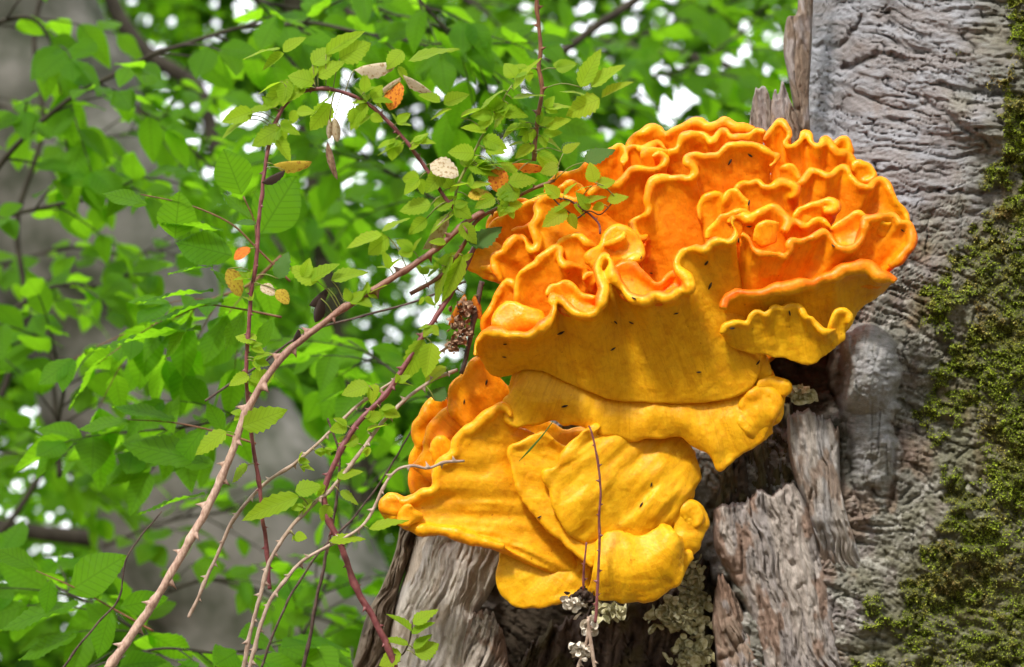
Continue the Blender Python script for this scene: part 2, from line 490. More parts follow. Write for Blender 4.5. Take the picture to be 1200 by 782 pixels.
def trunk_height(x, y, xa):
    up = sstep(330, 240, y + 0.25 * (x - 1000) + 30 * fbm(x / 40, y / 40, 0, 41, 2))
    h = up * grain(xa, y) + (1 - up) * rough_bark(xa, y)
    h = h + 14 * fbm(x / 120, y / 120, 0, 31, 3)
    # open cracks in the upper face
    for pts, wdt, dep in (([(958, 55), (975, 57), (990, 50), (1000, 38), (1010, 22)], 3.5, 14),
                          ([(990, 82), (1010, 72), (1024, 68)], 5.0, 15), ([(948, 100), (962, 92), (968, 110)], 4, 10),
                          ([(945, 143), (958, 150), (975, 160)], 6, 14), ([(1038, 15), (1046, 28)], 3, 8),
                          ([(1038, 90), (1040, 102)], 3, 8), ([(1000, 203), (1060, 199), (1110, 205)], 2.2, 7),
                          ([(1040, 230), (1100, 222), (1150, 228)], 2.0, 6), ([(1085, 120), (1100, 128), (1130, 150), (1160, 170)], 4, 10)):
        d = seg_dist(x + 3 * fbm(x / 9, y / 9, 0, 51, 2), y + 3 * fbm(x / 9 + 4, y / 9, 0, 52, 2), pts)
        h = h - dep * np.exp(-(d / wdt) ** 2)
    # wrinkled boss on the right
    h = h + 26 * np.exp(-(((x - 1140) / 42) ** 2 + ((y - 142 - 0.3 * (x - 1140)) / 22) ** 2))
    # healed pale collar, then the rib running down from it
    wob = 3 * fbm(x / 22, y / 22, 0, 55, 2)
    e1 = np.sqrt(np.clip(1 - ((x - 1013 + wob) / 43) ** 2 - ((y - 434) / 56) ** 2, 0, 1))
    xr = np.interp(y, [430, 480, 530, 570, 640], [1014, 1017, 1024, 1022, 1006])
    hw = np.interp(y, [430, 470, 490, 530, 600], [42, 36, 29, 31, 22]) + 6 * fbm(x / 60, y / 14, 0, 58, 2)
    e2 = np.sqrt(np.clip(1 - ((x - xr + wob) / hw) ** 2, 0, 1)) * sstep(420, 470, y) * sstep(600 + 20 * fbm(x / 12, y / 12, 0, 56, 2), 510, y)
    smooth = np.clip(np.maximum(e1, e2) * 1.7 + 0.25 * fbm(x / 14, y / 14, 0, 54, 3), 0, 1) * (np.maximum(e1, e2) > 0)
    h = h * (1 - 0.82 * smooth) + np.maximum(88 * e1, 34 * e2) + smooth * (0.7 * fbm(x / 30, y / 5, 0, 57, 3) + 2.2 * fbm(x / 9, y / 30, 0, 59, 3) + 2.0 * fbm(x / 26, y / 26, 0, 60, 3) + 1.6 * fbm(x / 3.8, y / 3.2, 0, 63, 2) - 4 * (1 - np.abs(vnoise(x / 9, y / 40, 0, 64))) ** 12)
    h = h - 9 * np.exp(-(seg_dist(x, y, [(1050, 500), (1049, 540), (1046, 585), (1040, 600)]) / 3.5) ** 2)
    h = h - 6 * np.exp(-(seg_dist(x, y, [(985, 440), (984, 500), (983, 560)]) / 3.0) ** 2)
    # hollow under the fungus and behind it
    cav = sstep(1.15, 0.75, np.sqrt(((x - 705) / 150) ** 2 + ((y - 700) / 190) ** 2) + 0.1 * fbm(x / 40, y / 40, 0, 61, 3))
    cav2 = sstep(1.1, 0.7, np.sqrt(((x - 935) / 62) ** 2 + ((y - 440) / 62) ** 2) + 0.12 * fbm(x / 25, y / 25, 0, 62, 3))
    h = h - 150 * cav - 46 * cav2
    mo = moss_mask(x, y)
    h = h + mo * (5 + 10 * fbm(x / 20, y / 17, 0, 71, 4, 0.65))
    return h, smooth, mo, np.maximum(cav, cav2), up

def build_trunk():
    ys = np.concatenate([np.linspace(-1400, -80, 40), np.arange(-70, 830, 1.6), np.linspace(860, 2620, 60)])
    cfine = np.concatenate([np.linspace(-1, -0.45, 130, endpoint=False), np.linspace(-0.45, 0.45, 330, endpoint=False)])
    cc = np.concatenate([cfine, np.linspace(0.45, 1, 16)])
    back = np.linspace(0, math.pi, 16)[1:-1]
    xl = np.interp(ys, YL, XL); xr = np.interp(ys, YL, XR)
    xl = gsmooth(xl[:, None], 10)[:, 0]
    xc = (xl + xr) / 2; a = (xr - xl) / 2
    C, Y = np.meshgrid(cc, ys)
    X = xc[:, None] + a[:, None] * C
    prof = np.clip(1 - np.abs(C) ** 2.6, 0, 1) ** 0.5
    Z = 330 * (prof - 1)
    dx = np.diff(X, axis=1); dz = np.diff(Z, axis=1)
    arc = np.hstack([np.zeros((len(ys), 1)), np.cumsum(np.hypot(dx, dz), axis=1)])
    i0 = int(np.argmin(np.abs(cc)))
    XA = xc[:, None] + arc - arc[:, i0:i0 + 1]
    h, smooth, mo, cav, up = trunk_height(X, Y, XA)
    fade = sstep(0.0, 0.25, prof)
    Z = Z + h * fade
    X = X - h * (1 - fade) * np.sign(-C) * 0.6
    Xb = xc[:, None] + a[:, None] * np.cos(back)[None]
    Zb = -330 - 420 * np.sin(back)[None] + 0 * Xb
    Yb = ys[:, None] + 0 * Xb
    XX = np.hstack([X, Xb]); YY = np.hstack([Y, Yb]); ZZ = np.hstack([Z, Zb])
    n, m = XX.shape
    P = np.stack([XX, YY, ZZ], -1).reshape(-1, 3)
    F = grid_faces(n, m, wrap_m=True)
    # colour of the wood, with the shade of the hollows painted in
    x, y = X, Y
    silver = np.array([0.345, 0.35, 0.385]); brown = np.array([0.24, 0.185, 0.15]); greyg = np.array([0.24, 0.235, 0.205])
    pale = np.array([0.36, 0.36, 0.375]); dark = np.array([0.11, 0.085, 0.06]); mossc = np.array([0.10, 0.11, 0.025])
    k = sstep(-0.3, 0.6, fbm(x / 50, y / 18, 0, 81, 4))[..., None]
    c_up = silver * (1 - 0.4 * k) + brown * 0.4 * k
    k2 = sstep(-0.2, 0.5, fbm(x / 26, y / 40, 0, 82, 4))[..., None]
    c_lo = greyg * (1 - k2) + (brown * 0.6 + silver * 0.4) * k2
    u = up[..., None]
    c = c_up * u + c_lo * (1 - u)
    fl = (sstep(0.35, 0.6, fbm(x / 9, y / 8, 0, 85, 3)) * (1 - up))[..., None]          # pale lichen flecks
    c = c * (1 - fl) + np.array([0.46, 0.45, 0.42]) * fl
    rs_ = (sstep(0.3, 0.75, fbm(x / 40 + 3, y / 60, 0, 86, 4)) * (0.6 - 0.35 * up))[..., None]           # rusty brown stains
    c = c * (1 - rs_) + np.array([0.25, 0.165, 0.115]) * rs_
    s = smooth[..., None]
    pk = np.clip(sstep(-0.2, 0.5, fbm(x / 24, y / 30, 0, 87, 4)) + 0.6 * fbm(x / 5, y / 5, 0, 89, 2), 0, 1)[..., None]
    c = c * (1 - 0.9 * s) + (pale * (1 - 0.5 * pk) + np.array([0.22, 0.22, 0.17]) * 0.5 * pk) * 0.9 * s
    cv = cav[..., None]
    c = c * (1 - cv) + dark * cv  # hollow and recess darkened: their shade put into the wood colour
    mm = mo[..., None]
    film = np.clip(sstep(-60, 60, X - np.interp(Y, MOSS_Y, MOSS_X) + 40 * fbm(x / 40, y / 40, 0, 88, 4)) * 0.5, 0, 1)[..., None]
    c = c * (1 - film) + np.array([0.17, 0.16, 0.06]) * film
    c = c * (1 - 0.9 * mm) + mossc * 0.9 * mm
    cb = np.ones((n, len(back), 3)) * greyg
    cols = np.hstack([c, cb]).reshape(-1, 3)
    return P, F, cols, (X, Y, Z, mo)

trunk_base = W(np.array([985, 391, -300]))
trunk_base[2] = 0
old_trunk = thing('dead_tree_trunk', 'weathered grey dead tree trunk, broken and hollow, filling the right side', 'tree trunk', trunk_base)
tp, tf, tcol, tgrid = build_trunk()
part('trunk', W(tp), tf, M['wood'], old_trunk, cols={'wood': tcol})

def patch(name, top, bottom, left, right, z0, bulge, thick, fn, colfn, nu, nv, tilt=0.0, mat=None, parent=None, label=None):
    """a slab of wood bounded by four edge curves, with a front relief, rounded sides and a back"""
    T = spline(top, n=nu); Bm = spline(bottom, n=nu); L = spline(left, n=nv); R = spline(right, n=nv)
    u = np.linspace(0, 1, nu)[None, :, None]; v = np.linspace(0, 1, nv)[:, None, None]
    S = (1 - v) * T[None] + v * Bm[None] + (1 - u) * L[:, None] + u * R[:, None] \
        - ((1 - u) * (1 - v) * T[0] + u * (1 - v) * T[-1] + (1 - u) * v * Bm[0] + u * v * Bm[-1])
    X, Y = S[..., 0], S[..., 1]
    uu, vv = u[..., 0] + 0 * X, v[..., 0] + 0 * X
    e = np.clip(np.minimum(np.minimum(uu, 1 - uu) * 11, vv * nv / nu * 26 + 0.05), 0, 1)
    ed = np.sqrt(np.clip(1 - (1 - e) ** 2, 0, 1))
    zf = z0(X, Y) if callable(z0) else z0 + 0 * X
    Z = zf + bulge * (1 - (2 * uu - 1) ** 2) + fn(X, Y) * (0.3 + 0.7 * ed) - thick * (1 - ed)
    Zb = zf - thick * 1.05
    Zb = np.minimum(Zb, Z - 0.5)
    V = np.vstack([np.stack([X, Y, Z], -1).reshape(-1, 3), np.stack([X, Y, Zb], -1).reshape(-1, 3)])
    n, m = nv, nu
    F = [grid_faces(n, m), grid_faces(n, m, flip=True) + n * m]
    def strip(idx):
        a = idx[:-1]; b = idx[1:]
        return np.stack([a, b, b + n * m, a + n * m], 1)
    ids = np.arange(n * m).reshape(n, m)
    F += [strip(ids[0]), strip(ids[-1][::-1]), strip(ids[:, 0][::-1]), strip(ids[:, -1])]
    c = colfn(X, Y).reshape(-1, 3)
    o = part(name, W(V), F, mat or M['wood_up'], parent or old_trunk, cols={'wood': np.vstack([c, c])})
    if label: o['label'] = label
    return o

def jag(pts, amp, seed, step=4):
    p = spline(pts, 1.5)
    n = np.arange(len(p))
    p[:, 1] += amp * 0.8 * fbm(n * 0.17, 0.3 + seed, 0, seed, 3) - amp * 1.5 * np.abs(vnoise(n * 0.33, 0.7 + seed, 0, seed + 4)) + amp * 0.5 * vnoise(n * 0.9, 1.3, 0, seed + 5)
    return p

def fibre(ax, ay, s=1.0, seed=0):
    """relief of split wood with fibres along direction (ax, ay)"""
    l = math.hypot(ax, ay); ax, ay = ax / l, ay / l
    def f(x, y):
        x = x + 5 * fbm(x / 40, y / 40, 0, seed + 5, 2)
        al = x * ax + y * ay; ac = -x * ay + y * ax
        h = 3.4 * fbm(ac / 7, al / 90, 0, seed, 4, 0.65) - 7 * (1 - np.abs(vnoise(ac / 13, al / 130, 0, seed + 1))) ** 12
        h = h + 1.5 * fbm(ac / 4, al / 13, 0, seed + 2, 3, 0.6) - 2.2 * sstep(0.35, 0.55, fbm(ac / 8, al / 26, 0, seed + 3, 2)) - 4 * (1 - np.abs(vnoise(ac / 6, al / 70, 0, seed + 4))) ** 10
        return h * s
    return f

def woodcol(c1, c2, ax, ay, seed, c3=None):
    l = math.hypot(ax, ay); ax, ay = ax / l, ay / l
    c1, c2 = np.array(c1), np.array(c2)
    def f(x, y):
        al = x * ax + y * ay; ac = -x * ay + y * ax
        k = sstep(-0.45, 0.55, fbm(ac / 12, al / 110, 0, seed, 4))[..., None]
        c = c1 * (1 - k) + c2 * k
        if c3 is not None:
            k3 = sstep(0.15, 0.55, fbm(ac / 18, al / 40, 0, seed + 9, 4))[..., None]
            c = c * (1 - k3) + np.array(c3) * k3
        return c
    return f

GREYW, BROWNW, PALEW, DARKW = (0.42, 0.37, 0.36), (0.29, 0.19, 0.14), (0.74, 0.68, 0.62), (0.10, 0.075, 0.055)
# broken shards along the top left edge
patch('splinter', [(934, -70), (944, -72), (956, -70)], [(931, 160), (940, 160), (950, 160)],
      [(934, -70), (935, 0), (932, 18), (922, 22), (918, 58), (924, 92), (930, 130), (931, 160)],
      [(956, -70), (953, 0), (951, 60), (948, 110), (949, 140), (950, 160)], -92, 10, 26, fibre(0.05, 1, 0.9, 101),
      woodcol((0.42, 0.36, 0.31), (0.27, 0.20, 0.15), 0.05, 1, 201, GREYW), 30, 130)
patch('splinter', jag([(879, 138), (884, 110), (896, 101), (904, 118)], 3, 3), [(878, 172), (904, 172)],
      [(879, 138), (877, 155), (878, 172)], [(904, 118), (905, 150), (904, 172)], -82, 8, 20, fibre(0.1, 1, 1.1, 111),
      woodcol((0.40, 0.34, 0.29), GREYW, 0.1, 1, 211), 30, 44)
patch('splinter', jag([(903, 124), (908, 106), (912, 112), (917, 96), (924, 112), (935, 140)], 2, 5), [(902, 176), (938, 178)],
      [(903, 124), (902, 150), (902, 176)], [(935, 140), (938, 160), (938, 178)], -74, 6, 18, fibre(0.05, 1, 1.0, 121),
      woodcol((0.36, 0.28, 0.22), BROWNW, 0.05, 1, 221, GREYW), 36, 52)
# pale slab at the lower left with its dark bark edge
patch('wood_slab', jag([(492, 606), (530, 600), (570, 615), (592, 634)], 3, 7), [(436, 860), (500, 860), (570, 860), (605, 858)],
      [(492, 606), (478, 660), (460, 720), (448, 790), (436, 860)],
      [(592, 634), (588, 668), (572, 700), (560, 722), (578, 745), (590, 790), (605, 858)],
      lambda x, y: -52 - 0.18 * (y - 640), 26, 40, fibre(-0.33, 1, 0.6, 131),
      woodcol(PALEW, (0.52, 0.48, 0.46), -0.33, 1, 231, (0.50, 0.42, 0.35)), 96, 150, label='pale bleached split wood')
patch('wood_slab', jag([(548, 724), (566, 716), (580, 722), (592, 748)], 4, 9), [(530, 862), (570, 862), (612, 862)],
      [(548, 724), (540, 760), (534, 800), (530, 862)], [(592, 748), (596, 780), (602, 820), (612, 862)],
      -36, 12, 30, fibre(-0.25, 1, 1.6, 141), woodcol((0.40, 0.33, 0.28), (0.50, 0.44, 0.39), -0.25, 1, 241, BROWNW), 50, 80)
patch('bark_strip', [(470, 612), (480, 606), (492, 604)], [(396, 860), (420, 860), (446, 860)],
      [(470, 612), (462, 650), (446, 690), (430, 720), (414, 780), (396, 860)],
      [(492, 604), (486, 640), (468, 690), (462, 730), (452, 780), (446, 860)], lambda x, y: -70 - 0.2 * (y - 640), 14, 34,
      fibre(-0.35, 1, 1.7, 151), woodcol((0.20, 0.145, 0.105), (0.29, 0.225, 0.17), -0.35, 1, 251, DARKW), 40, 130)
# upright planks right of the hollow
patch('wood_slab', jag([(836, 598), (846, 590), (862, 592), (874, 586), (888, 576), (906, 580), (917, 573), (930, 566)], 3.5, 11),
      [(912, 862), (950, 862), (1005, 862)],
      [(836, 598), (837, 640), (849, 668), (867, 698), (885, 745), (912, 862)],
      [(930, 566), (950, 600), (962, 650), (976, 705), (985, 760), (1005, 862)],
      lambda x, y: 20 - 0.05 * (y - 600), 16, 46, fibre(0.22, 1, 1.3, 161), woodcol((0.52, 0.46, 0.42), (0.40, 0.36, 0.35), 0.22, 1, 261, (0.34, 0.24, 0.19)), 100, 170,
      label='split plank with a ragged pale top edge')
patch('wood_slab', jag([(922, 492), (934, 478), (955, 486), (975, 494), (984, 505)], 4, 13), [(985, 770), (1005, 770), (1034, 770)],
      [(922, 492), (924, 530), (932, 565), (946, 600), (966, 680), (985, 770)],
      [(984, 505), (985, 560), (992, 600), (1010, 660), (1034, 770)], lambda x, y: 28 - 0.04 * (y - 500) - 0.55 * np.maximum(y - 610, 0), 10, 40,
      fibre(0.15, 1, 1.0, 171), woodcol((0.44, 0.42, 0.42), (0.50, 0.45, 0.41), 0.15, 1, 271, (0.36, 0.28, 0.23)), 60, 130)
patch('wood_slab', jag([(838, 690), (846, 672), (854, 690), (866, 704)], 4, 15), [(846, 862), (880, 862), (925, 862)],
      [(838, 690), (834, 731), (838, 760), (846, 862)], [(866, 704), (880, 740), (898, 780), (925, 862)],
      -6, 10, 34, fibre(0.3, 1, 1.5, 181), woodcol(BROWNW, (0.36, 0.27, 0.21), 0.3, 1, 281, GREYW), 50, 100)
# mossy inner wood seen above the planks, and the brown rotten wood in the hollow
patch('inner_wood', jag([(842, 560), (860, 535), (885, 515), (905, 490), (928, 470)], 5, 17), [(838, 640), (880, 640), (945, 640)],
      [(842, 560), (838, 600), (838, 640)], [(928, 470), (934, 540), (945, 640)], -16, 8, 40, fibre(0.1, 1, 1.9, 191),
      woodcol((0.13, 0.11, 0.05), (0.19, 0.155, 0.09), 0.1, 1, 291, DARKW), 60, 90)
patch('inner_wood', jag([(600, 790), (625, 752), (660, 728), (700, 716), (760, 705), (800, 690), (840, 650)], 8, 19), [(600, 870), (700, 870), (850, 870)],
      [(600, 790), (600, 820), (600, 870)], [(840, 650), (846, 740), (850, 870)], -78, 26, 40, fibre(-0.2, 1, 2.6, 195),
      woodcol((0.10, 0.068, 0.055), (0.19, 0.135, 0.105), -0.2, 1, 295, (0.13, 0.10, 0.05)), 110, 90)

# moss: short upright shoots over the mossed side
def build_moss():
    X, Y, Z, mo = tgrid
    sel = (Y > -60) & (Y < 830) & (X < 1245) & (mo > 0.35)
    idx = np.argwhere(sel)
    pr = mo[sel]
    n = 42000
    pick = idx[RNG.choice(len(idx), n, p=pr / pr.sum())]
    px, py, pz = X[pick[:, 0], pick[:, 1]], Y[pick[:, 0], pick[:, 1]], Z[pick[:, 0], pick[:, 1]]
    p = np.stack([px, py, pz - 0.6], 1) + RNG.normal(0, 0.8, (n, 3)) * [1, 1, 0.3]
    cl = 0.5 + 0.5 * fbm(px / 14, py / 12, 0, 301, 3)
    Vs, Fs = [], []
    for b in range(3):
        d = np.stack([RNG.normal(0, 0.55, n), RNG.normal(-0.15, 0.5, n), 0.75 + 0.2 * RNG.random(n)], 1)
        d /= np.linalg.norm(d, axis=1)[:, None]
        ln = (1.3 + 2.2 * RNG.random(n)) * (0.6 + 0.7 * np.clip(cl, 0, 1))
        s = np.cross(d, RNG.normal(0, 1, (n, 3))); s /= np.linalg.norm(s, axis=1)[:, None]
        wd = 0.5 + 0.45 * RNG.random(n)
        mid = p + d * (ln * 0.5)[:, None]
        tip = p + d * ln[:, None] + np.array([0, 0.9, 0.2]) * RNG.random(n)[:, None]
        V = np.stack([p, mid + s * wd[:, None], tip, mid - s * wd[:, None]], 1).reshape(-1, 3)
        Vs.append(V); Fs.append(np.arange(4 * n).reshape(n, 4) + b * 4 * n)
    o = link('moss', new_mesh('moss', W(np.vstack(Vs)), Fs, True), M['moss'])
    o['kind'] = 'stuff'; o['label'] = 'green and brown moss growing over the right side of the dead trunk'; o['category'] = 'moss'
build_moss()

# ------------------------------------------------------------------ bracket fungus
def remesh(V, F, voxel, it):
    me = new_mesh('tmp', V, F)
    o = bpy.data.objects.new('tmp', me); COL.objects.link(o)
    r = o.modifiers.new('r', 'REMESH'); r.mode = 'VOXEL'; r.voxel_size = voxel
    s = o.modifiers.new('s', 'SMOOTH'); s.factor = 0.5; s.iterations = it
    dg = bpy.context.evaluated_depsgraph_get()
    ev = o.evaluated_get(dg)
    m2 = bpy.data.meshes.new_from_object(ev)
    bpy.data.objects.remove(o); bpy.data.meshes.remove(me)
    return m2

LOBES = []
def lobe(root, rim, base, zr, zb, lip=5.0, th=(4, 9), tone=1.0, ruffle=0.9, fpow=0.75, decay=26.0, sig=22.0, top=0.7,
         voxel=1.75, it=12, rimk=1.0, bow=0.0, label=None, lipvar=0.5, wav=1.15, redlip=0.0, pleat=1.5, pw=13.0):
    lip = lip * 0.86
    if root is upper and 12 < zr - zb < 60:
        zb = zr - 0.72 * (zr - zb); decay = decay * 1.7; pleat = pleat * 1.8
    rm = np.array([(p[0], p[1], p[2] if len(p) > 2 else 0.0) for p in rim], float)
    bs = np.array([(p[0], p[1], p[2] if len(p) > 2 else 0.0) for p in base], float)
    R = spline(rm, 2.0)
    seed = len(LOBES) * 7 + 3
    n = len(R)
    # small irregularities of a grown edge
    ii = np.arange(n)
    R[:, 0] += wav * 1.1 * fbm(ii / 9.0, seed, 0, seed, 2); R[:, 1] += wav * 1.3 * fbm(ii / 8.0, seed + 5, 0, seed + 1, 2) + wav * 0.9 * vnoise(ii / 4.2, seed + 6, 0, seed + 8)
    S = gsmooth(R, min(sig, n / 5) / 2.0)
    R[:, 2] += zr + np.clip(ruffle * (R[:, 1] - S[:, 1]), -22, 22) + wav * 2.0 * fbm(ii / 14.0, seed + 9, 0, seed + 2, 2)
    S = gsmooth(R, min(sig, n / 5) / 2.0)
    Ls = np.concatenate([[0], np.cumsum(np.linalg.norm(np.diff(S, axis=0), axis=1))]); w = Ls / Ls[-1]
    bs[:, 2] += zb
    Bd = spline(bs, n=200)
    Bs = np.stack([np.interp(w, np.linspace(0, 1, 200), Bd[:, k]) for k in range(3)], 1)
    span = np.linalg.norm(Bs - S, axis=1)
    nt = int(np.clip(span.max() / 3.5, 8, 60))
    t = np.linspace(0, 1, nt)
    f = t ** fpow
    P0 = S[:, None, :] * (1 - t)[None, :, None] + Bs[:, None, :] * t[None, :, None]
    P0[..., 2] = S[:, None, 2] * (1 - f)[None] + Bs[:, None, 2] * f[None] + bow * np.sin(math.pi * t)[None]
    dec = np.exp(-(t[None] * span[:, None]) / decay)
    P = P0 + (R - S)[:, None, :] * dec[..., None]
    P[..., 2] += 0.4 * fbm(ii[:, None] / 4.5 + 0 * t[None], t[None] * 1.6, 0, seed + 14, 2) * np.sin(math.pi * np.clip(t, 0, 1))[None] ** 0.7
    # folds radiating from the stalk
    P[..., 2] += pleat * fbm(ii[:, None] / pw + 0 * t[None], t[None] * 1.4, 0, seed + 4, 3) * np.sin(math.pi * np.clip(t, 0, 1))[None] ** 0.5
    gs = np.gradient(P0, axis=0); gt = np.gradient(P0, axis=1)
    N = np.cross(gs, gt); N /= np.linalg.norm(N, axis=2)[..., None] + 1e-9
    if N[..., 2].mean() < 0: N = -N
    N = N.copy()
    h0 = max(th[0] * 0.8, lip * 0.86)
    h = h0 + (max(th[1], h0) - h0) * t ** 0.8
    tpx = t * span.mean()
    h = h * (0.74 + 0.26 * sstep(26, 90, tpx)) + (lip * 0.97 - h * 0.74) * np.exp(-(tpx / 11.0) ** 2)
    sfac = np.clip(np.minimum(ii, n - 1 - ii) / max(4.0, n * 0.06), 0.25, 1)
    H = h[None] * sfac[:, None]
    A = P + N * H[..., None]; B = P - N * H[..., None]
    ids = np.arange(n * nt).reshape(n, nt); off = n * nt
    def st(x): return np.stack([x[:-1], x[1:], x[1:] + off, x[:-1] + off], 1)
    F1 = [grid_faces(n, nt), grid_faces(n, nt, flip=True) + off, st(ids[0]), st(ids[-1][::-1]), st(ids[:, 0][::-1]), st(ids[:, -1])]
    solid = (np.vstack([A.reshape(-1, 3), B.reshape(-1, 3)]), F1)
    rad = lip * (1 + lipvar * fbm(ii / 10.0, seed + 3, 0, seed + 5, 2)) * (0.55 + 0.45 * sfac)
    tb = tube_arrays(R, rad, 10)
    V, F = join([solid, tb])
    me = remesh(V, F, voxel, it)
    co = np.empty(len(me.vertices) * 3, np.float32); me.vertices.foreach_get('co', co); co = co.reshape(-1, 3).astype(float)
    no = np.empty(len(me.vertices) * 3, np.float32); me.vertices.foreach_get('normal', no); no = no.reshape(-1, 3).astype(float)
    rs = R[::2]
    ks, kt = max(1, n // 34), max(1, nt // 10)
    sp = P[::ks, ::kt].reshape(-1, 3); sn = N[::ks, ::kt].reshape(-1, 3)
    dr = np.empty(len(co)); tp = np.empty(len(co))
    ks, kt = max(1, n // 34), max(1, nt // 10)
    SS, TT = np.meshgrid(ii[::ks] * 2.0, t[::kt], indexing='ij'); SS = SS.ravel(); TT = (TT * span[::ks][:, None]).ravel()
    flow = np.zeros((len(co), 3)); flow[:, 2] = seed * 0.1
    for i in range(0, len(co), 4000):
        q = co[i:i + 4000]
        dr[i:i + 4000] = np.sqrt(np.maximum(((q ** 2).sum(1)[:, None] - 2 * (q @ rs.T) + (rs ** 2).sum(1)[None]).min(1), 0))
        D2 = np.maximum((q ** 2).sum(1)[:, None] + (sp ** 2).sum(1)[None] - 2 * (q @ sp.T), 0)
        nb = np.argpartition(D2, 4, axis=1)[:, :4]
        wt = 1 / (np.take_along_axis(D2, nb, 1) + 4.0) ** 1.5; wt /= wt.sum(1)[:, None]
        flow[i:i + 4000, 0] = (SS[nb] * wt).sum(1) / 100; flow[i:i + 4000, 1] = (TT[nb] * wt).sum(1) / 100
        j = D2.argmin(1)
        tp[i:i + 4000] = (no[i:i + 4000] * sn[j]).sum(1)
    rimv = np.exp(-(np.maximum(dr - lip, 0) / 12.0)) * rimk * 0.85
    topv = sstep(0.1, -0.6, tp) * top * (1 - 0.5 * np.exp(-(dr / lip) ** 2))
    if redlip: topv = np.maximum(topv, redlip * np.exp(-(dr / 11.0) ** 2) * sstep(0.75, 0.05, no[:, 1]))
    disp = 0.8 * fbm(co[:, 0] / 20, co[:, 1] / 20, co[:, 2] / 20, seed, 3) + 0.2 * fbm(co[:, 0] / 6, co[:, 1] / 6, co[:, 2] / 6, seed + 1, 2)
    co = co + no * disp[:, None]
    wv = W(co) - np.array(root.location)
    me.vertices.foreach_set('co', np.ascontiguousarray(wv, np.float32).ravel())
    me.flip_normals()
    me.polygons.foreach_set('use_smooth', np.ones(len(me.polygons), bool))
    me.update()
    rimv = rimv * np.clip(0.62 + 0.75 * fbm(co[:, 0] / 16, co[:, 1] / 16, co[:, 2] / 16, seed + 21, 2), 0.1, 1)
    set_col(me, 'flow', flow)
    set_col(me, 'tint', np.stack([np.clip(rimv, 0, 1), topv, np.full(len(co), tone)], 1))
    o = link('lobe', me, M['fungus'], root)
    me.name = 'lobe'
    if label: o['label'] = label
    LOBES.append(o)
    return o

upper = thing('bracket_fungus', 'large ruffled orange bracket fungus, upper and bigger cluster on the trunk', 'fungus', W(np.array([900., 430., -20.])), 'bracket fungus clusters')
lower = thing('bracket_fungus', 'smaller smooth yellow-orange bracket fungus cluster hanging below the ruffled one', 'fungus', W(np.array([760., 640., -40.])), 'bracket fungus clusters')

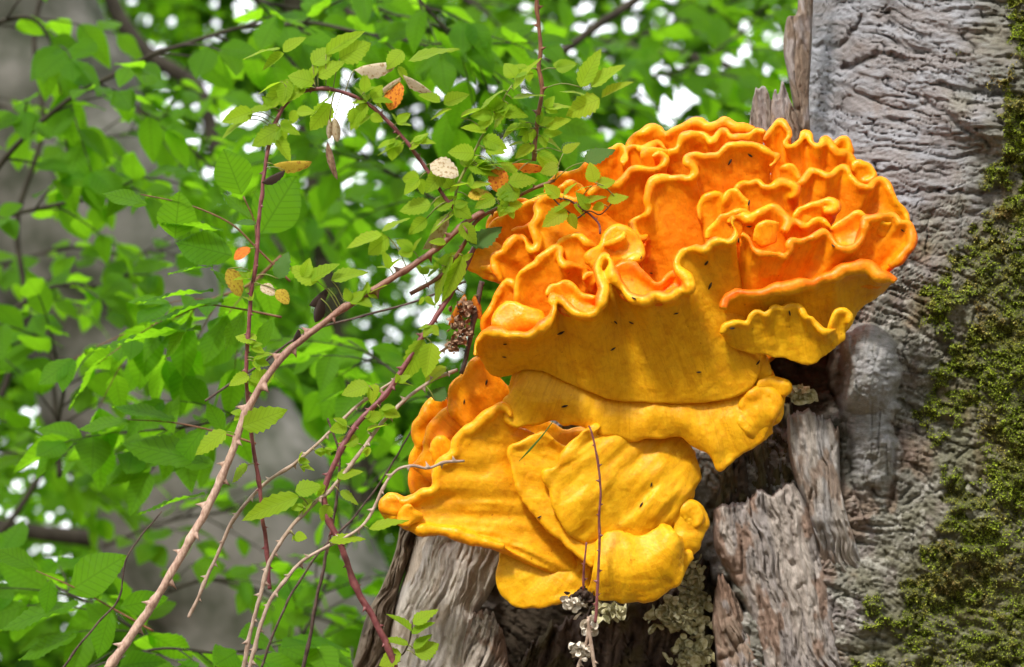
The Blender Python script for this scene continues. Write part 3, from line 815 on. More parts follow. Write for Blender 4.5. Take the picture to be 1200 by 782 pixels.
def build_upper():
    U = upper
    # core mass
    lobe(U, [(600, 300), (680, 255), (760, 222), (850, 205), (950, 220), (1020, 250)], [(600, 400), (680, 425), (780, 440), (870, 440), (930, 400), (1000, 335)], -24, -14, 8, (14, 18), 0.8, 0, 1, wav=0, voxel=2.6, top=0)
    # back crest, from left to right
    lobe(U, [(738, 178), (739, 166), (746, 159), (755, 157), (763, 152), (772, 151), (781, 156), (793, 149), (805, 147), (820, 146), (832, 148), (840, 147), (851, 143), (862, 149), (872, 149), (882, 154), (890, 160)],
         [(745, 215), (790, 210), (840, 210), (885, 205)], 2, -22, 5.5, tone=0.9)
    lobe(U, [(893, 166), (901, 157), (911, 145), (920, 146), (926, 158), (919, 170), (928, 172), (938, 164), (942, 154), (949, 157), (953, 168), (962, 172), (968, 164), (975, 169), (980, 178), (988, 179), (996, 181), (1001, 190), (1003, 200)],
         [(905, 215), (940, 225), (975, 225), (1000, 222)], 8, -18, 5.2, tone=0.95)
    lobe(U, [(974, 176), (978, 168), (986, 163), (994, 167), (997, 178), (996, 186)], [(978, 192), (992, 196)], -6, -18, 4.5, tone=0.9)
    lobe(U, [(1000, 204), (1003, 192), (1011, 193), (1019, 192), (1024, 200), (1025, 208), (1018, 213), (1008, 212)], [(1000, 225), (1015, 232), (1028, 226)], 8, -8, 4.5, tone=0.9)
    lobe(U, [(636, 224), (650, 210), (664, 204), (680, 197), (700, 187), (717, 176), (726, 171), (733, 176), (736, 186), (731, 191), (728, 186), (734, 175), (744, 171), (754, 175), (764, 172), (772, 168), (779, 174), (786, 178)],
         [(650, 270), (690, 265), (735, 240), (780, 225)], 14, -14, 5.2, tone=1.0)
    lobe(U, [(774, 186), (781, 179), (792, 176), (796, 168), (803, 160), (815, 157), (826, 160), (832, 168), (838, 163), (843, 156), (850, 153), (856, 160), (866, 160), (876, 158), (886, 152), (896, 155)],
         [(785, 225), (820, 215), (860, 210), (890, 200)], 26, -10, 5.2, tone=0.95)
    # the curl on the shoulder with the sheet running left from it
    lobe(U, [(690, 228), (700, 222), (712, 220), (725, 217), (733, 209), (737, 201), (747, 197), (760, 200), (771, 197), (780, 190), (779, 183), (771, 181), (763, 184)],
         [(690, 285), (715, 290), (745, 270), (765, 235), (775, 215)], 46, 2, 5.4, tone=1.0, ruffle=0.6)
    lobe(U, [(752, 200), (754, 190), (758, 181), (767, 174), (777, 174), (784, 178)], [(762, 208), (772, 205), (782, 198)], 32, 18, 4.6, tone=0.95)
    # right hand ruffles
    lobe(U, [(928, 216), (938, 214), (946, 206), (953, 199), (961, 202), (968, 209), (974, 206), (981, 200), (989, 196), (995, 202), (1000, 209), (1006, 216), (1014, 220), (1021, 220), (1026, 214), (1034, 212), (1041, 217), (1046, 226), (1051, 236), (1058, 246), (1065, 258), (1066, 270)],
         [(930, 270), (970, 285), (1010, 290), (1045, 290)], 34, -4, 5.2, tone=1.0)
    lobe(U, [(912, 196), (921, 193), (929, 192), (935, 199), (937, 210), (944, 213)], [(918, 222), (935, 228), (946, 228)], 26, 12, 4.2, tone=1.0)
    # the big standing fan in the middle
    lobe(U, [(759, 278), (752, 281), (745, 276), (741, 266), (740, 259), (748, 254), (757, 252), (762, 245), (759, 236), (761, 224), (765, 214), (776, 209), (788, 208), (799, 208), (808, 210), (815, 204), (813, 195), (805, 190), (804, 184), (814, 181), (828, 181), (841, 182), (848, 176), (854, 170), (866, 168), (880, 169), (893, 175), (905, 180), (913, 183), (911, 190), (903, 196)],
         [(755, 330), (775, 345), (800, 345), (825, 330), (845, 300), (865, 262), (885, 232), (902, 212)], 66, 14, 5.6, tone=1.0, ruffle=0.7, label='tall fan-shaped middle lobe')
    lobe(U, [(821, 262), (818, 248), (821, 238), (829, 230), (840, 226), (848, 233), (850, 244)], [(828, 296), (840, 300), (850, 290)], 66, 46, 4.6, (4, 7), 1.0)
    lobe(U, [(847, 250), (848, 236), (853, 224), (860, 221), (868, 228), (875, 237), (876, 248)], [(852, 285), (866, 285), (876, 275)], 72, 54, 4.2, (4, 7), 1.0)
    lobe(U, [(860, 226), (868, 215), (878, 214), (887, 211), (894, 218), (904, 219), (913, 215), (925, 215), (932, 220), (931, 228), (924, 232)], [(868, 265), (890, 275), (920, 270), (935, 255)], 64, 34, 5.0, tone=1.0)
    lobe(U, [(926, 260), (932, 253), (940, 246), (949, 241), (960, 237), (972, 236), (979, 241), (976, 248), (966, 249)], [(930, 285), (955, 285), (975, 268)], 84, 62, 5.2, tone=0.95, ruffle=0.5)
    # left shoulder
    lobe(U, [(577, 275), (574, 265), (578, 255), (586, 247), (598, 237), (610, 233), (622, 234)], [(600, 290), (620, 280), (640, 260)], 14, -10, 4.4, tone=0.95, wav=0.5)
    lobe(U, [(572, 290), (573, 275), (577, 264), (586, 256), (598, 247), (610, 241), (621, 237), (632, 231), (642, 225), (652, 222)], [(578, 310), (600, 312), (625, 298), (645, 280), (660, 262)], 26, 0, 5.0, tone=1.0, wav=0.6)
    lobe(U, [(584, 324), (572, 324), (561, 321), (552, 316), (548, 307), (550, 297), (558, 292), (567, 290), (577, 288), (587, 292), (592, 300)], [(600, 334), (606, 320), (604, 306)], 42, 18, 5.2, (5, 11), 0.75, bow=10)
    lobe(U, [(564, 318), (563, 313), (570, 312), (576, 309), (580, 314), (577, 321)], [(580, 326), (586, 320)], 50, 40, 4.0, (4, 6), 0.75)
    lobe(U, [(589, 334), (583, 322), (578, 312), (576, 305), (582, 299), (589, 295), (597, 286), (606, 278), (613, 277), (618, 284), (622, 292), (628, 292), (631, 285), (627, 275), (624, 266), (628, 259), (631, 251), (627, 244), (632, 236), (641, 231), (652, 229), (668, 232), (686, 236)],
         [(604, 345), (630, 335), (655, 325), (685, 315), (715, 305), (735, 290), (735, 265)], 54, 14, 5.2, tone=1.0, ruffle=0.5, label='smooth left-hand lobe behind the bramble sprig')
    lobe(U, [(602, 274), (600, 270), (606, 268), (615, 266), (622, 261), (630, 258)], [(612, 284), (622, 280), (632, 270)], 46, 34, 3.8, tone=0.95, wav=0.4)
    lobe(U, [(658, 228), (657, 221), (664, 216), (672, 215), (680, 220), (686, 226)], [(664, 245), (680, 246)], 40, 22, 4.2, tone=0.9)
    # second left lobe with its cup
    lobe(U, [(609, 372), (604, 360), (603, 347), (604, 334), (608, 322), (616, 315), (625, 311), (634, 302), (645, 295), (652, 289), (657, 293), (656, 304), (661, 312), (672, 312), (682, 314), (688, 320), (684, 327), (688, 334), (698, 335)],
         [(622, 385), (645, 378), (668, 365), (690, 352), (702, 345)], 88, 50, 5.4, tone=0.95, ruffle=0.5)
    lobe(U, [(650, 290), (656, 284), (663, 280), (671, 277), (681, 280), (691, 286), (699, 292), (704, 300)], [(664, 318), (682, 324), (700, 320)], 80, 66, 5.0, tone=1.0, top=1.0)
    lobe(U, [(688, 312), (690, 303), (697, 295), (706, 290), (708, 280), (712, 272), (719, 267), (727, 267), (736, 272), (744, 279), (751, 288), (751, 298), (744, 305), (735, 307), (728, 303)],
         [(700, 325), (712, 322), (722, 318), (728, 314)], 98, 84, 6.2, (5, 8), 0.9, bow=8)
    lobe(U, [(706, 290), (715, 287), (724, 283), (731, 278), (733, 272)], [(715, 300), (728, 298), (740, 290)], 106, 98, 4.8, (4, 7), 0.9)
    lobe(U, [(684, 333), (686, 322), (694, 319), (700, 325), (696, 333)], [(690, 342), (698, 342)], 112, 100, 4.4, (4, 6), 0.85)
    lobe(U, [(565, 392), (567, 378), (574, 364), (581, 350), (587, 338), (594, 330), (601, 331), (604, 340)], [(585, 395), (600, 385), (608, 365)], 68, 48, 4.8, tone=0.9, wav=0.5)
    # rolled lip and cups along the front edge
    lobe(U, [(581, 385), (581, 374), (586, 365), (594, 361), (604, 359), (615, 363), (626, 368), (637, 369)], [(594, 394), (612, 394), (630, 388), (642, 380)], 124, 120, 5.2, (4, 7), 0.95, bow=8, top=0.8)
    lobe(U, [(645, 352), (641, 344), (644, 337), (653, 333), (666, 331), (676, 340), (688, 348), (700, 346)], [(656, 362), (672, 372), (690, 372), (702, 364)], 122, 128, 5.0, (4, 6), 1.0, top=1.0, bow=-8)
    lobe(U, [(714, 330), (716, 319), (724, 312), (735, 309), (746, 312), (755, 320), (764, 330), (774, 334), (784, 326), (791, 321), (798, 327), (802, 336)],
         [(726, 345), (742, 355), (758, 357), (775, 354), (795, 348)], 124, 134, 5.0, (4, 6), 1.0, top=1.0, bow=-10, redlip=0.8, label='reddish cupped lip at the front edge')
    # main under-shelf: curled front edge and broad yellow underside
    lobe(U, [(556, 416), (558, 404), (565, 395), (574, 391), (585, 391), (594, 394), (602, 391), (610, 392), (619, 393), (630, 387), (641, 380), (648, 371), (650, 360), (645, 350), (648, 345), (657, 353), (664, 361), (674, 366), (688, 368), (698, 365), (704, 358), (706, 348), (707, 336), (703, 326), (700, 315), (704, 305), (711, 300), (716, 307), (716, 318), (721, 328), (729, 338), (738, 346), (748, 351), (757, 352), (765, 348), (772, 347), (779, 350), (786, 347), (793, 344), (801, 342), (808, 337), (807, 328), (799, 321), (793, 312), (793, 303), (800, 296), (811, 293), (824, 293), (833, 287), (841, 283), (849, 283), (856, 286), (862, 279), (862, 269), (857, 261), (861, 255)],
         [(564, 420), (578, 438), (597, 437), (613, 429), (638, 431), (660, 443), (693, 458), (723, 468), (760, 471), (800, 472), (840, 469), (867, 462), (884, 448), (888, 425), (880, 400), (872, 375)],
         138, 66, 6.4, (6, 7), 0.12, ruffle=0.8, fpow=0.62, decay=30, sig=34, top=1.0, label='broad yellow underside with a curled orange edge', it=9)
    lobe(U, [(830, 280), (830, 270), (836, 261), (847, 253), (860, 249), (872, 247), (881, 251)], [(842, 290), (858, 285), (872, 275)], 96, 84, 5.0, tone=0.9)
    # curl and double rim right of the middle
    lobe(U, [(853, 262), (857, 254), (866, 253), (877, 257), (885, 253), (895, 247), (904, 242), (913, 247), (919, 254), (924, 262), (918, 270), (924, 266), (931, 259), (940, 266), (948, 263), (954, 258), (961, 257), (968, 263), (975, 269)],
         [(866, 300), (890, 300), (915, 298), (940, 290), (972, 284)], 98, 70, 5.2, tone=1.0, ruffle=0.7)
    lobe(U, [(915, 262), (905, 260), (893, 263), (885, 272), (881, 284)], [(912, 285), (902, 288), (892, 292)], 112, 108, 3.6, (3, 5), 1.0, top=0.9, wav=0.4)
    lobe(U, [(868, 274), (875, 277), (880, 286), (885, 294), (895, 299), (905, 299), (914, 298), (920, 300), (925, 294), (924, 286), (931, 282), (941, 282), (953, 278), (963, 272), (969, 274), (975, 280), (982, 288), (992, 291), (1003, 290), (1010, 281), (1013, 268), (1013, 257), (1020, 256), (1030, 255), (1043, 250), (1051, 253), (1057, 261), (1064, 261), (1069, 267), (1070, 275), (1069, 286), (1060, 295), (1052, 306), (1042, 313)],
         [(860, 345), (885, 350), (920, 348), (955, 340), (990, 335), (1015, 335), (1030, 332), (1036, 326)], 122, 66, 5.2, (5, 9), 0.72, ruffle=0.6, top=1.0, redlip=0.5, label='right-hand shelf with a wavy bright rim')
    lobe(U, [(974, 270), (984, 260), (996, 254), (1008, 251), (1014, 258)], [(982, 292), (996, 296), (1008, 290)], 108, 116, 4.6, (3, 5), 1.0, top=1.0, bow=-8, wav=0.5)
    lobe(U, [(1020, 258), (1030, 260), (1040, 262), (1046, 255)], [(1024, 275), (1036, 278), (1046, 272)], 116, 106, 4.0, (3, 6), 0.95)
    # red lipped shelf below, and the scalloped pale one under it
    lobe(U, [(848, 362), (850, 352), (858, 345), (868, 343), (880, 345), (893, 345), (905, 340), (920, 340), (932, 337), (945, 334), (958, 330), (968, 326), (976, 323), (990, 318), (1004, 314), (1016, 312), (1026, 318), (1034, 324), (1044, 325), (1050, 329)],
         [(856, 392), (880, 404), (915, 408), (950, 404), (985, 388), (1000, 362), (1020, 346), (1036, 343)], 118, 52, 7.6, (5, 9), 0.05, ruffle=0.6, top=1.0, rimk=0.55, redlip=1.0, label='thin shelf with a glossy red-orange lip')
    lobe(U, [(845, 392), (849, 382), (860, 379), (874, 381), (879, 369), (888, 364), (898, 370), (906, 362), (917, 360), (923, 356), (935, 357), (940, 364), (944, 374), (951, 374), (957, 384), (966, 390), (974, 388), (980, 386)],
         [(850, 402), (880, 412), (920, 420), (946, 428), (962, 418), (984, 396)], 112, 74, 4.6, (5, 8), 0.0, ruffle=0.4, rimk=0.25, top=0.2, label='scalloped pale yellow lobe')
    lobe(U, [(970, 396), (972, 380), (980, 369), (990, 364), (997, 369), (995, 381)], [(972, 408), (982, 404), (990, 394)], 104, 84, 4.6, (5, 8), 0.0, rimk=0.2, top=0)
    # lower tongue of the underside
    lobe(U, [(596, 450), (600, 463), (594, 469), (591, 479), (594, 491), (600, 497), (612, 499), (630, 495), (647, 489), (667, 494), (690, 500), (710, 507), (727, 513), (742, 516), (760, 513), (780, 512), (797, 510), (808, 514), (820, 522), (832, 532), (842, 551), (852, 543), (864, 532), (888, 517), (905, 498), (914, 484), (920, 464)],
         [(606, 416), (638, 420), (660, 430), (693, 446), (723, 456), (760, 460), (800, 460), (840, 457), (867, 450), (886, 440), (905, 432)], 60, 40, 5.0, (7, 12), 0.12, ruffle=0.15, fpow=1.0, bow=10, rimk=0.35, top=0.1, wav=0.8, label='lower yellow tongue')
    lobe(U, [(869, 505), (868, 485), (874, 470), (884, 460), (898, 458), (910, 468), (914, 484)], [(880, 520), (892, 515), (904, 502)], 64, 52, 7, (7, 10), 0.2, bow=10, rimk=0.2, top=0)
    lobe(U, [(889, 456), (892, 447), (902, 443), (912, 447), (921, 456), (919, 465)], [(898, 466), (912, 470)], 66, 54, 7, (6, 9), 0.1, bow=4, rimk=0.2, top=0)
    lobe(U, [(853, 420), (854, 408), (864, 404), (878, 408), (892, 416), (900, 428), (903, 440)], [(862, 430), (878, 440), (892, 448)], 68, 56, 6, (6, 9), 0.05, bow=4, rimk=0.2, top=0)
    lobe(U, [(838, 398), (842, 386), (850, 382), (853, 392), (850, 404)], [(844, 408), (850, 408)], 80, 66, 5, (5, 7), 0.2, rimk=0.2, top=0)

def build_lower():
    Lw = lower
    lobe(Lw, [(545, 480), (600, 490), (660, 505), (740, 515), (800, 525)], [(560, 600), (620, 660), (680, 680), (750, 680), (795, 640)], -26, -20, 8, (14, 18), 0.3, 0, 1, wav=0, voxel=2.6, top=0)
    lobe(Lw, [(496, 582), (486, 576), (482, 563), (482, 548), (483, 535), (488, 526), (492, 521), (489, 512), (489, 502), (494, 494), (499, 489), (500, 480), (505, 472), (511, 468), (519, 472), (527, 480)],
         [(528, 580), (535, 550), (540, 520), (548, 500)], 10, -8, 6.5, (6, 10), 0.85, bow=6, wav=0.5, ruffle=0.2)
    lobe(Lw, [(486, 551), (493, 540), (501, 529), (499, 519), (502, 507), (509, 495), (517, 485), (527, 480), (536, 484)], [(520, 580), (538, 550), (552, 525), (562, 505)], 30, 12, 6.5, (6, 10), 0.85, bow=8, wav=0.5, ruffle=0.2)
    lobe(Lw, [(503, 530), (508, 519), (518, 517), (527, 521), (534, 527)], [(512, 560), (528, 558), (540, 540)], 44, 30, 6.5, (6, 9), 0.8, bow=6, wav=0.4)
    lobe(Lw, [(530, 490), (527, 475), (529, 461), (534, 452), (541, 444), (548, 435), (556, 425), (564, 422), (576, 430)], [(550, 515), (575, 500), (595, 480), (605, 462)], 40, 12, 6.0, (6, 10), 0.8, bow=8, wav=0.5, ruffle=0.2)
    lobe(Lw, [(592, 642), (570, 636), (547, 630), (528, 624), (510, 621), (490, 620), (475, 617), (464, 609), (455, 603), (449, 597), (449, 589), (455, 583), (463, 583), (470, 588), (477, 588), (485, 585), (494, 579), (505, 577), (511, 571), (511, 558), (515, 547), (524, 538), (533, 530), (534, 519), (541, 509), (556, 500), (570, 488), (582, 478), (592, 478), (600, 488)],
         [(680, 690), (672, 660), (664, 630), (655, 600), (646, 575), (634, 545), (622, 522), (612, 505)], 70, 26, 6.5, (7, 12), 0.22, ruffle=0.2, bow=6, rimk=0.8, wav=0.5, top=0.3, pleat=4, pw=24, label='broad left-hand fan of the lower cluster')
    lobe(Lw, [(466, 606), (458, 602), (451, 596), (451, 588), (458, 584), (466, 587)], [(480, 606), (480, 596)], 78, 66, 6.5, (5, 8), 0.7, bow=3, wav=0.4)
    lobe(Lw, [(480, 616), (470, 611), (468, 602), (474, 594), (484, 594)], [(494, 612), (494, 602)], 84, 72, 6.5, (5, 8), 0.6, bow=3, wav=0.4)
    lobe(Lw, [(594, 640), (587, 652), (584, 668), (584, 684), (589, 697), (600, 706), (615, 712), (631, 712), (646, 706), (662, 701), (690, 698)], [(618, 640), (640, 645), (670, 655), (700, 668)], 44, 26, 5.0, (6, 11), 0.05, ruffle=0.15, bow=6, rimk=0.3, wav=0.6, top=0.1)
    lobe(Lw, [(696, 664), (668, 641), (642, 616), (626, 600), (615, 587), (607, 567), (600, 546), (597, 532), (600, 524), (609, 521), (619, 514), (630, 511), (639, 509), (648, 516)],
         [(735, 660), (715, 610), (696, 570), (684, 545), (668, 525)], 68, 40, 4.6, (5, 9), 0.1, ruffle=0.15, bow=6, pleat=4, rimk=0.45, wav=0.5, top=0.3)
    lobe(Lw, [(690, 503), (676, 514), (664, 528), (654, 543), (648, 551), (640, 557), (643, 568), (649, 578), (650, 590), (656, 602), (664, 617, -3), (680, 632, -10), (700, 634, -20), (716, 632, -26), (732, 636, -28), (750, 638, -30), (766, 632, -32), (782, 620, -34), (794, 610, -36)],
         [(704, 488), (740, 486), (780, 498), (808, 530), (816, 572)], 76, 22, 4.8, (6, 11), 0.06, ruffle=0.2, bow=12, fpow=1.2, pleat=8, pw=22, rimk=0.4, top=0.3, label='middle lobe with a narrow fold along its edge', sig=30)
    lobe(Lw, [(760, 522), (785, 516), (803, 522), (812, 534), (813, 552), (808, 568), (811, 586)], [(742, 540), (760, 570), (778, 592), (798, 600)], 26, 20, 5, (7, 10), 0.05, bow=8, rimk=0.2, top=0)
    lobe(Lw, [(690, 690), (704, 699), (720, 702), (736, 703), (752, 701), (768, 698), (783, 690), (792, 676), (796, 660), (798, 645), (796, 630)],
         [(700, 645), (714, 628), (730, 628), (748, 634), (770, 626), (786, 616)], 62, 60, 7, (8, 12), 0.05, ruffle=0.2, bow=16, rimk=0.2, top=0.1, wav=1.4)
    lobe(Lw, [(796, 652), (806, 649), (816, 641), (822, 628), (826, 612), (824, 598), (818, 590), (806, 589), (796, 592)], [(784, 640), (790, 626), (790, 606)], 36, 40, 7, (7, 9), 0.05, bow=6, rimk=0.2, top=0, wav=1.6)
    lobe(Lw, [(800, 606), (803, 596), (812, 592), (820, 598), (822, 610), (816, 618)], [(802, 622), (812, 624)], 46, 38, 6.5, (6, 8), 0.05, bow=5, rimk=0.2, top=0, wav=1.5)
    lobe(Lw, [(788, 668), (786, 654), (794, 645), (806, 646), (810, 656)], [(790, 676), (802, 672)], 50, 42, 6.5, (6, 8), 0.05, bow=5, rimk=0.2, top=0, wav=1.5)
    lobe(Lw, [(722, 640), (716, 654), (722, 668), (734, 682), (748, 690)], [(742, 640), (744, 656), (758, 672)], 66, 66, 5.5, (6, 8), 0.08, bow=6, rimk=0.2, top=0)

build_upper()
build_lower()
#VEGETATION#
# ------------------------------------------------------------------ leaves
def leaf_mesh(name, wmax, nl, nw, serr, pleat, fold, droop, peak=0.45, tipw=0.9, curl=0.0, wave=0.0):
    """unit leaf: base at the origin, tip at +Y, upper side +Z; slightly thick pleats, toothed edge"""
    t = np.linspace(0, 1, nl); v = np.linspace(-1, 1, nw)
    T, Vv = np.meshgrid(t, v, indexing='ij')
    w = np.sin(math.pi * np.clip(t, 0, 1) ** (math.log(0.5) / math.log(peak))) ** tipw
    w[0] = 0.04; w[-1] = 0.01
    tooth = np.where(np.arange(nl) % 2 == 0, 1 + serr, 1 - serr)
    X = Vv * (w * wmax * tooth)[:, None]
    Y = T - 0.10 * np.abs(Vv) ** 2 * (t * (1 - t))[:, None] * 2
    Z = fold * np.abs(X) - droop * T ** 2 + pleat * np.cos((T - np.abs(X) * 0.75) * 9 * 2 * math.pi) * np.abs(Vv) * (w[:, None] > 0.15)
    Z = Z + curl * (X / wmax) ** 2 + wave * np.sin(T * 9 + Vv * 2.2) * np.abs(Vv)
    return new_mesh(name, np.stack([X, Y, Z], -1).reshape(-1, 3), grid_faces(nl, nw), True)

BEECH = [leaf_mesh('beech_leaf', 0.29, 15, 7, 0.02, 0.008, 0.16, 0.16, 0.47, wave=0.02), leaf_mesh('beech_leaf', 0.31, 37, 7, 0.02, 0.013, 0.06, 0.06, 0.5, wave=0.03),
         leaf_mesh('beech_leaf', 0.27, 15, 7, 0.02, 0.008, 0.28, 0.30, 0.45, wave=0.015)]
BRAM = [leaf_mesh('bramble_leaflet', 0.30, 15, 7, 0.09, 0.008, 0.22, 0.10, 0.40, 0.8, wave=0.015), leaf_mesh('bramble_leaflet', 0.34, 15, 7, 0.10, 0.01, 0.08, 0.18, 0.42, 0.8, wave=0.02),
        leaf_mesh('bramble_leaflet', 0.26, 13, 7, 0.08, 0.008, 0.45, 0.05, 0.40, 0.8)]
BROAD = leaf_mesh('broad_leaflet', 0.42, 15, 7, 0.06, 0.006, 0.10, 0.15, 0.5, 0.6, wave=0.03)
CURLED = leaf_mesh('curled_leaf', 0.26, 13, 9, 0.03, 0.012, -0.5, 0.35, 0.5, 0.6, curl=-0.16, wave=0.03)
_mesh_cache = {}
def mesh_with(me, mat):
    k = (me.name, mat.name)
    if k not in _mesh_cache:
        c = me.copy(); c.materials.clear(); c.materials.append(mat); _mesh_cache[k] = c
    return _mesh_cache[k]

def nrm(v): 
    v = np.asarray(v, float); return v / (np.linalg.norm(v) + 1e-12)

def put_leaf(name, me, mat, parent, pos, dirv, normal, length, wscale=1.0):
    """one leaf object at world pos, pointing along dirv, its face towards normal"""
    y = nrm(dirv); z = np.asarray(normal, float); z = nrm(z - y * np.dot(z, y)); x = np.cross(y, z)
    off = np.array(parent.location)
    m = Matrix(((x[0] * length * wscale, y[0] * length, z[0] * length, pos[0] - off[0]), (x[1] * length * wscale, y[1] * length, z[1] * length, pos[1] - off[1]),
                (x[2] * length * wscale, y[2] * length, z[2] * length, pos[2] - off[2]), (0, 0, 0, 1)))
    o = bpy.data.objects.new(name, mesh_with(me, mat)); COL.objects.link(o)
    o.parent = parent; o.matrix_local = m
    return o

# ------------------------------------------------------------------ woodland far behind
def leaf_cloud(name, centres, spread, n, size, label, mat, upbias=0.8):
    ci = RNG.integers(0, len(centres), n)
    p = centres[ci] + RNG.normal(0, 1, (n, 3)) * spread[ci][:, None] * np.array([1, 1, 0.6])
    return p

def scatter_leaves(p, size, upbias=0.9):
    n = len(p)
    nn = RNG.normal(0, 0.55, (n, 3)) + np.array([0, -0.45, upbias]); nn /= np.linalg.norm(nn, axis=1)[:, None]
    d = np.cross(nn, RNG.normal(0, 1, (n, 3))); d /= np.linalg.norm(d, axis=1)[:, None]
    s = np.cross(nn, d)
    L = size * (0.7 + 0.6 * RNG.random(n)); w = L * 0.31
    a = p - d * (L / 2)[:, None]; b = p + d * (L / 2)[:, None]
    k = nn * (L * 0.06)[:, None]
    l1 = p - d * (L * 0.12)[:, None] + s * w[:, None] + k; r1 = p - d * (L * 0.12)[:, None] - s * w[:, None] + k
    l2 = p + d * (L * 0.22)[:, None] + s * (w * 0.85)[:, None] + k; r2 = p + d * (L * 0.22)[:, None] - s * (w * 0.85)[:, None] + k
    V = np.stack([a, l1, l2, b, r2, r1], 1).reshape(-1, 3)
    i = np.arange(n)[:, None] * 6
    F = np.vstack([i + np.array([0, 1, 2, 3]), i + np.array([0, 3, 4, 5])])
    return V, F

GAPS = [(885, 85, 60), (905, 40, 26), (760, 112, 44), (800, 118, 30), (700, 175, 20), (372, 185, 34), (350, 150, 16), (440, 215, 34), (455, 345, 60), (490, 300, 40), (520, 410, 30), (270, 255, 40),
        (130, 590, 40), (195, 645, 36), (60, 640, 46), (245, 735, 36), (585, 180, 36), (620, 95, 20), (660, 90, 18), (110, 85, 26), (180, 135, 36), (110, 185, 20),
        (230, 190, 30), (245, 225, 30), (10, 560, 24), (28, 690, 20), (55, 545, 20), (300, 150, 34), (415, 400, 30), (620, 15, 16), (770, 25, 14), (290, 15, 14), (90, 560, 60), (20, 600, 50), (150, 660, 50), (70, 700, 60), (230, 720, 40), (300, 240, 60), (360, 230, 50), (430, 330, 60), (500, 340, 50), (420, 130, 50), (540, 100, 50), (650, 110, 50), (150, 30, 60), (250, 120, 60), (830, 110, 40), (720, 30, 50)]
def build_far():
    n = 195000
    x = RNG.uniform(-5.4, 3.6, n); dpt = RNG.uniform(10.0, 11.3, n) + 0.5 * np.sin(x * 1.3); z = RNG.uniform(0.6, 6.6, n)
    p = np.stack([x, dpt, z], 1)
    q = p - CAM
    dd = q @ FWD; px = 600 + (q @ RGT) / dd * 2500; py = 391 - (q @ UPV) / dd * 2500
    # thin places in the canopy, where the sky shows through
    dens = 0.98 + 0.25 * fbm(x * 0.9, dpt * 0.5, z * 0.9, 401, 3)
    lx, lz = px / 240.0, py / 240.0
    hole = np.zeros(n)
    rh = np.random.default_rng(77)
    for gx, gy, gr in GAPS + [(rh.uniform(-200, 1000), rh.uniform(-100, 850), 30) for _ in range(30)]:
        for k in range(int(gr * (0.42 if gx < 540 else 0.30)) + 1):
            hx, hy = gx + rh.normal(0, gr * 0.6), gy + rh.normal(0, gr * 0.6)
            rr = rh.choice((1.5, 2.5, 3.5, 5.0, 7.0), p=(0.35, 0.3, 0.2, 0.1, 0.05)) + 5.5
            hole = np.maximum(hole, (((px - hx) / rr) ** 2 + ((py - hy) / (rr * 0.9)) ** 2 < 1).astype(float))
    dens = dens * (1 - hole)
    keep = RNG.random(n) < np.clip(dens, 0.0, 1)
    V, F = scatter_leaves(p[keep], 0.088, 0.45)
    o = link('distant_foliage', new_mesh('distant_foliage', V, F, False), M['far_leaf'])
    o['kind'] = 'stuff'; o['label'] = 'blurred green woodland foliage far behind the branches'; o['category'] = 'foliage'
build_far()

def build_understorey():
    n = 60000
    x = RNG.uniform(-2.9, 1.4, n); dpt = RNG.uniform(6.4, 9.4, n); z = RNG.uniform(1.2, 5.6, n)
    f = fbm(x * 1.1, dpt * 0.8, z * 2.2, 431, 3)
    keep = (f > 0.34) & (RNG.random(n) < 0.9)
    V, F = scatter_leaves(np.stack([x, dpt, z], 1)[keep], 0.072, 0.7)
    o = link('understorey_foliage', new_mesh('understorey_foliage', V, F, False), M['beech_leaf'])
    o['kind'] = 'stuff'; o['label'] = 'bright layered young beech foliage in the middle distance'; o['category'] = 'foliage'
build_understorey()

def build_shade_foliage():
    """unseen rest of the wood, added to dim low sky light; thinned above, cleared towards the sun"""
    n = 80000
    v = RNG.normal(0, 1, (n, 3)); v[:, 2] = np.abs(v[:, 2]); v /= np.linalg.norm(v, axis=1)[:, None]
    r = RNG.uniform(8.0, 12.0, n)
    c0 = np.array([0, 1.9, 1.2])
    p = c0 + v * r[:, None] * np.array([1, 1, 0.95])
    p[:, 2] += RNG.uniform(-1.2, 0.5, n)
    dens = 0.95 + 0.4 * fbm(p[:, 0] * 0.45, p[:, 1] * 0.45, p[:, 2] * 0.45, 411, 3)
    dens = (dens + 0.15) * (1 - 0.8 * sstep(0.62, 0.85, v[:, 2]))
    sv = np.array(sd)
    ang = np.degrees(np.arccos(np.clip(v @ sv, -1, 1)))
    dens = dens * sstep(7.0, 13.0, ang)
    q = p - CAM; dd = q @ FWD
    inview = (dd > 0) & (np.abs(q[:, 0]) < dd * 0.30) & (np.abs(q @ UPV) < dd * 0.22)
    keep = (RNG.random(n) < dens) & ~inview & (p[:, 2] > 0.3)
    V, F = scatter_leaves(p[keep], 0.22, 0.7)  # leaves out of view, added to cut sky light on the undersides
    o = link('unseen_shade_foliage', new_mesh('unseen_shade_foliage', V, F, False), M['shade_crown_leaf'])
    o['kind'] = 'stuff'; o['label'] = 'unseen tree crowns of the wood round about and overhead, added to shade the scene'; o['category'] = 'foliage'
build_shade_foliage()

def limb(name, label, cat, pts, radii, mat, sides=14, rough=0.12, partname='trunk', group=None, step=10):
    p = spline([(a[0], a[1], a[2], r) for a, r in zip(pts, radii)], step)
    sc = (D0 - p[:, 2] * K) / 2500.0
    w = W(p[:, :3])
    root = thing(name, label, cat, w[-1], group)
    V, F = tube_arrays(w, p[:, 3] * sc, sides, rough, len(bpy.data.objects))
    part(partname, V, F, mat, root)
    return root

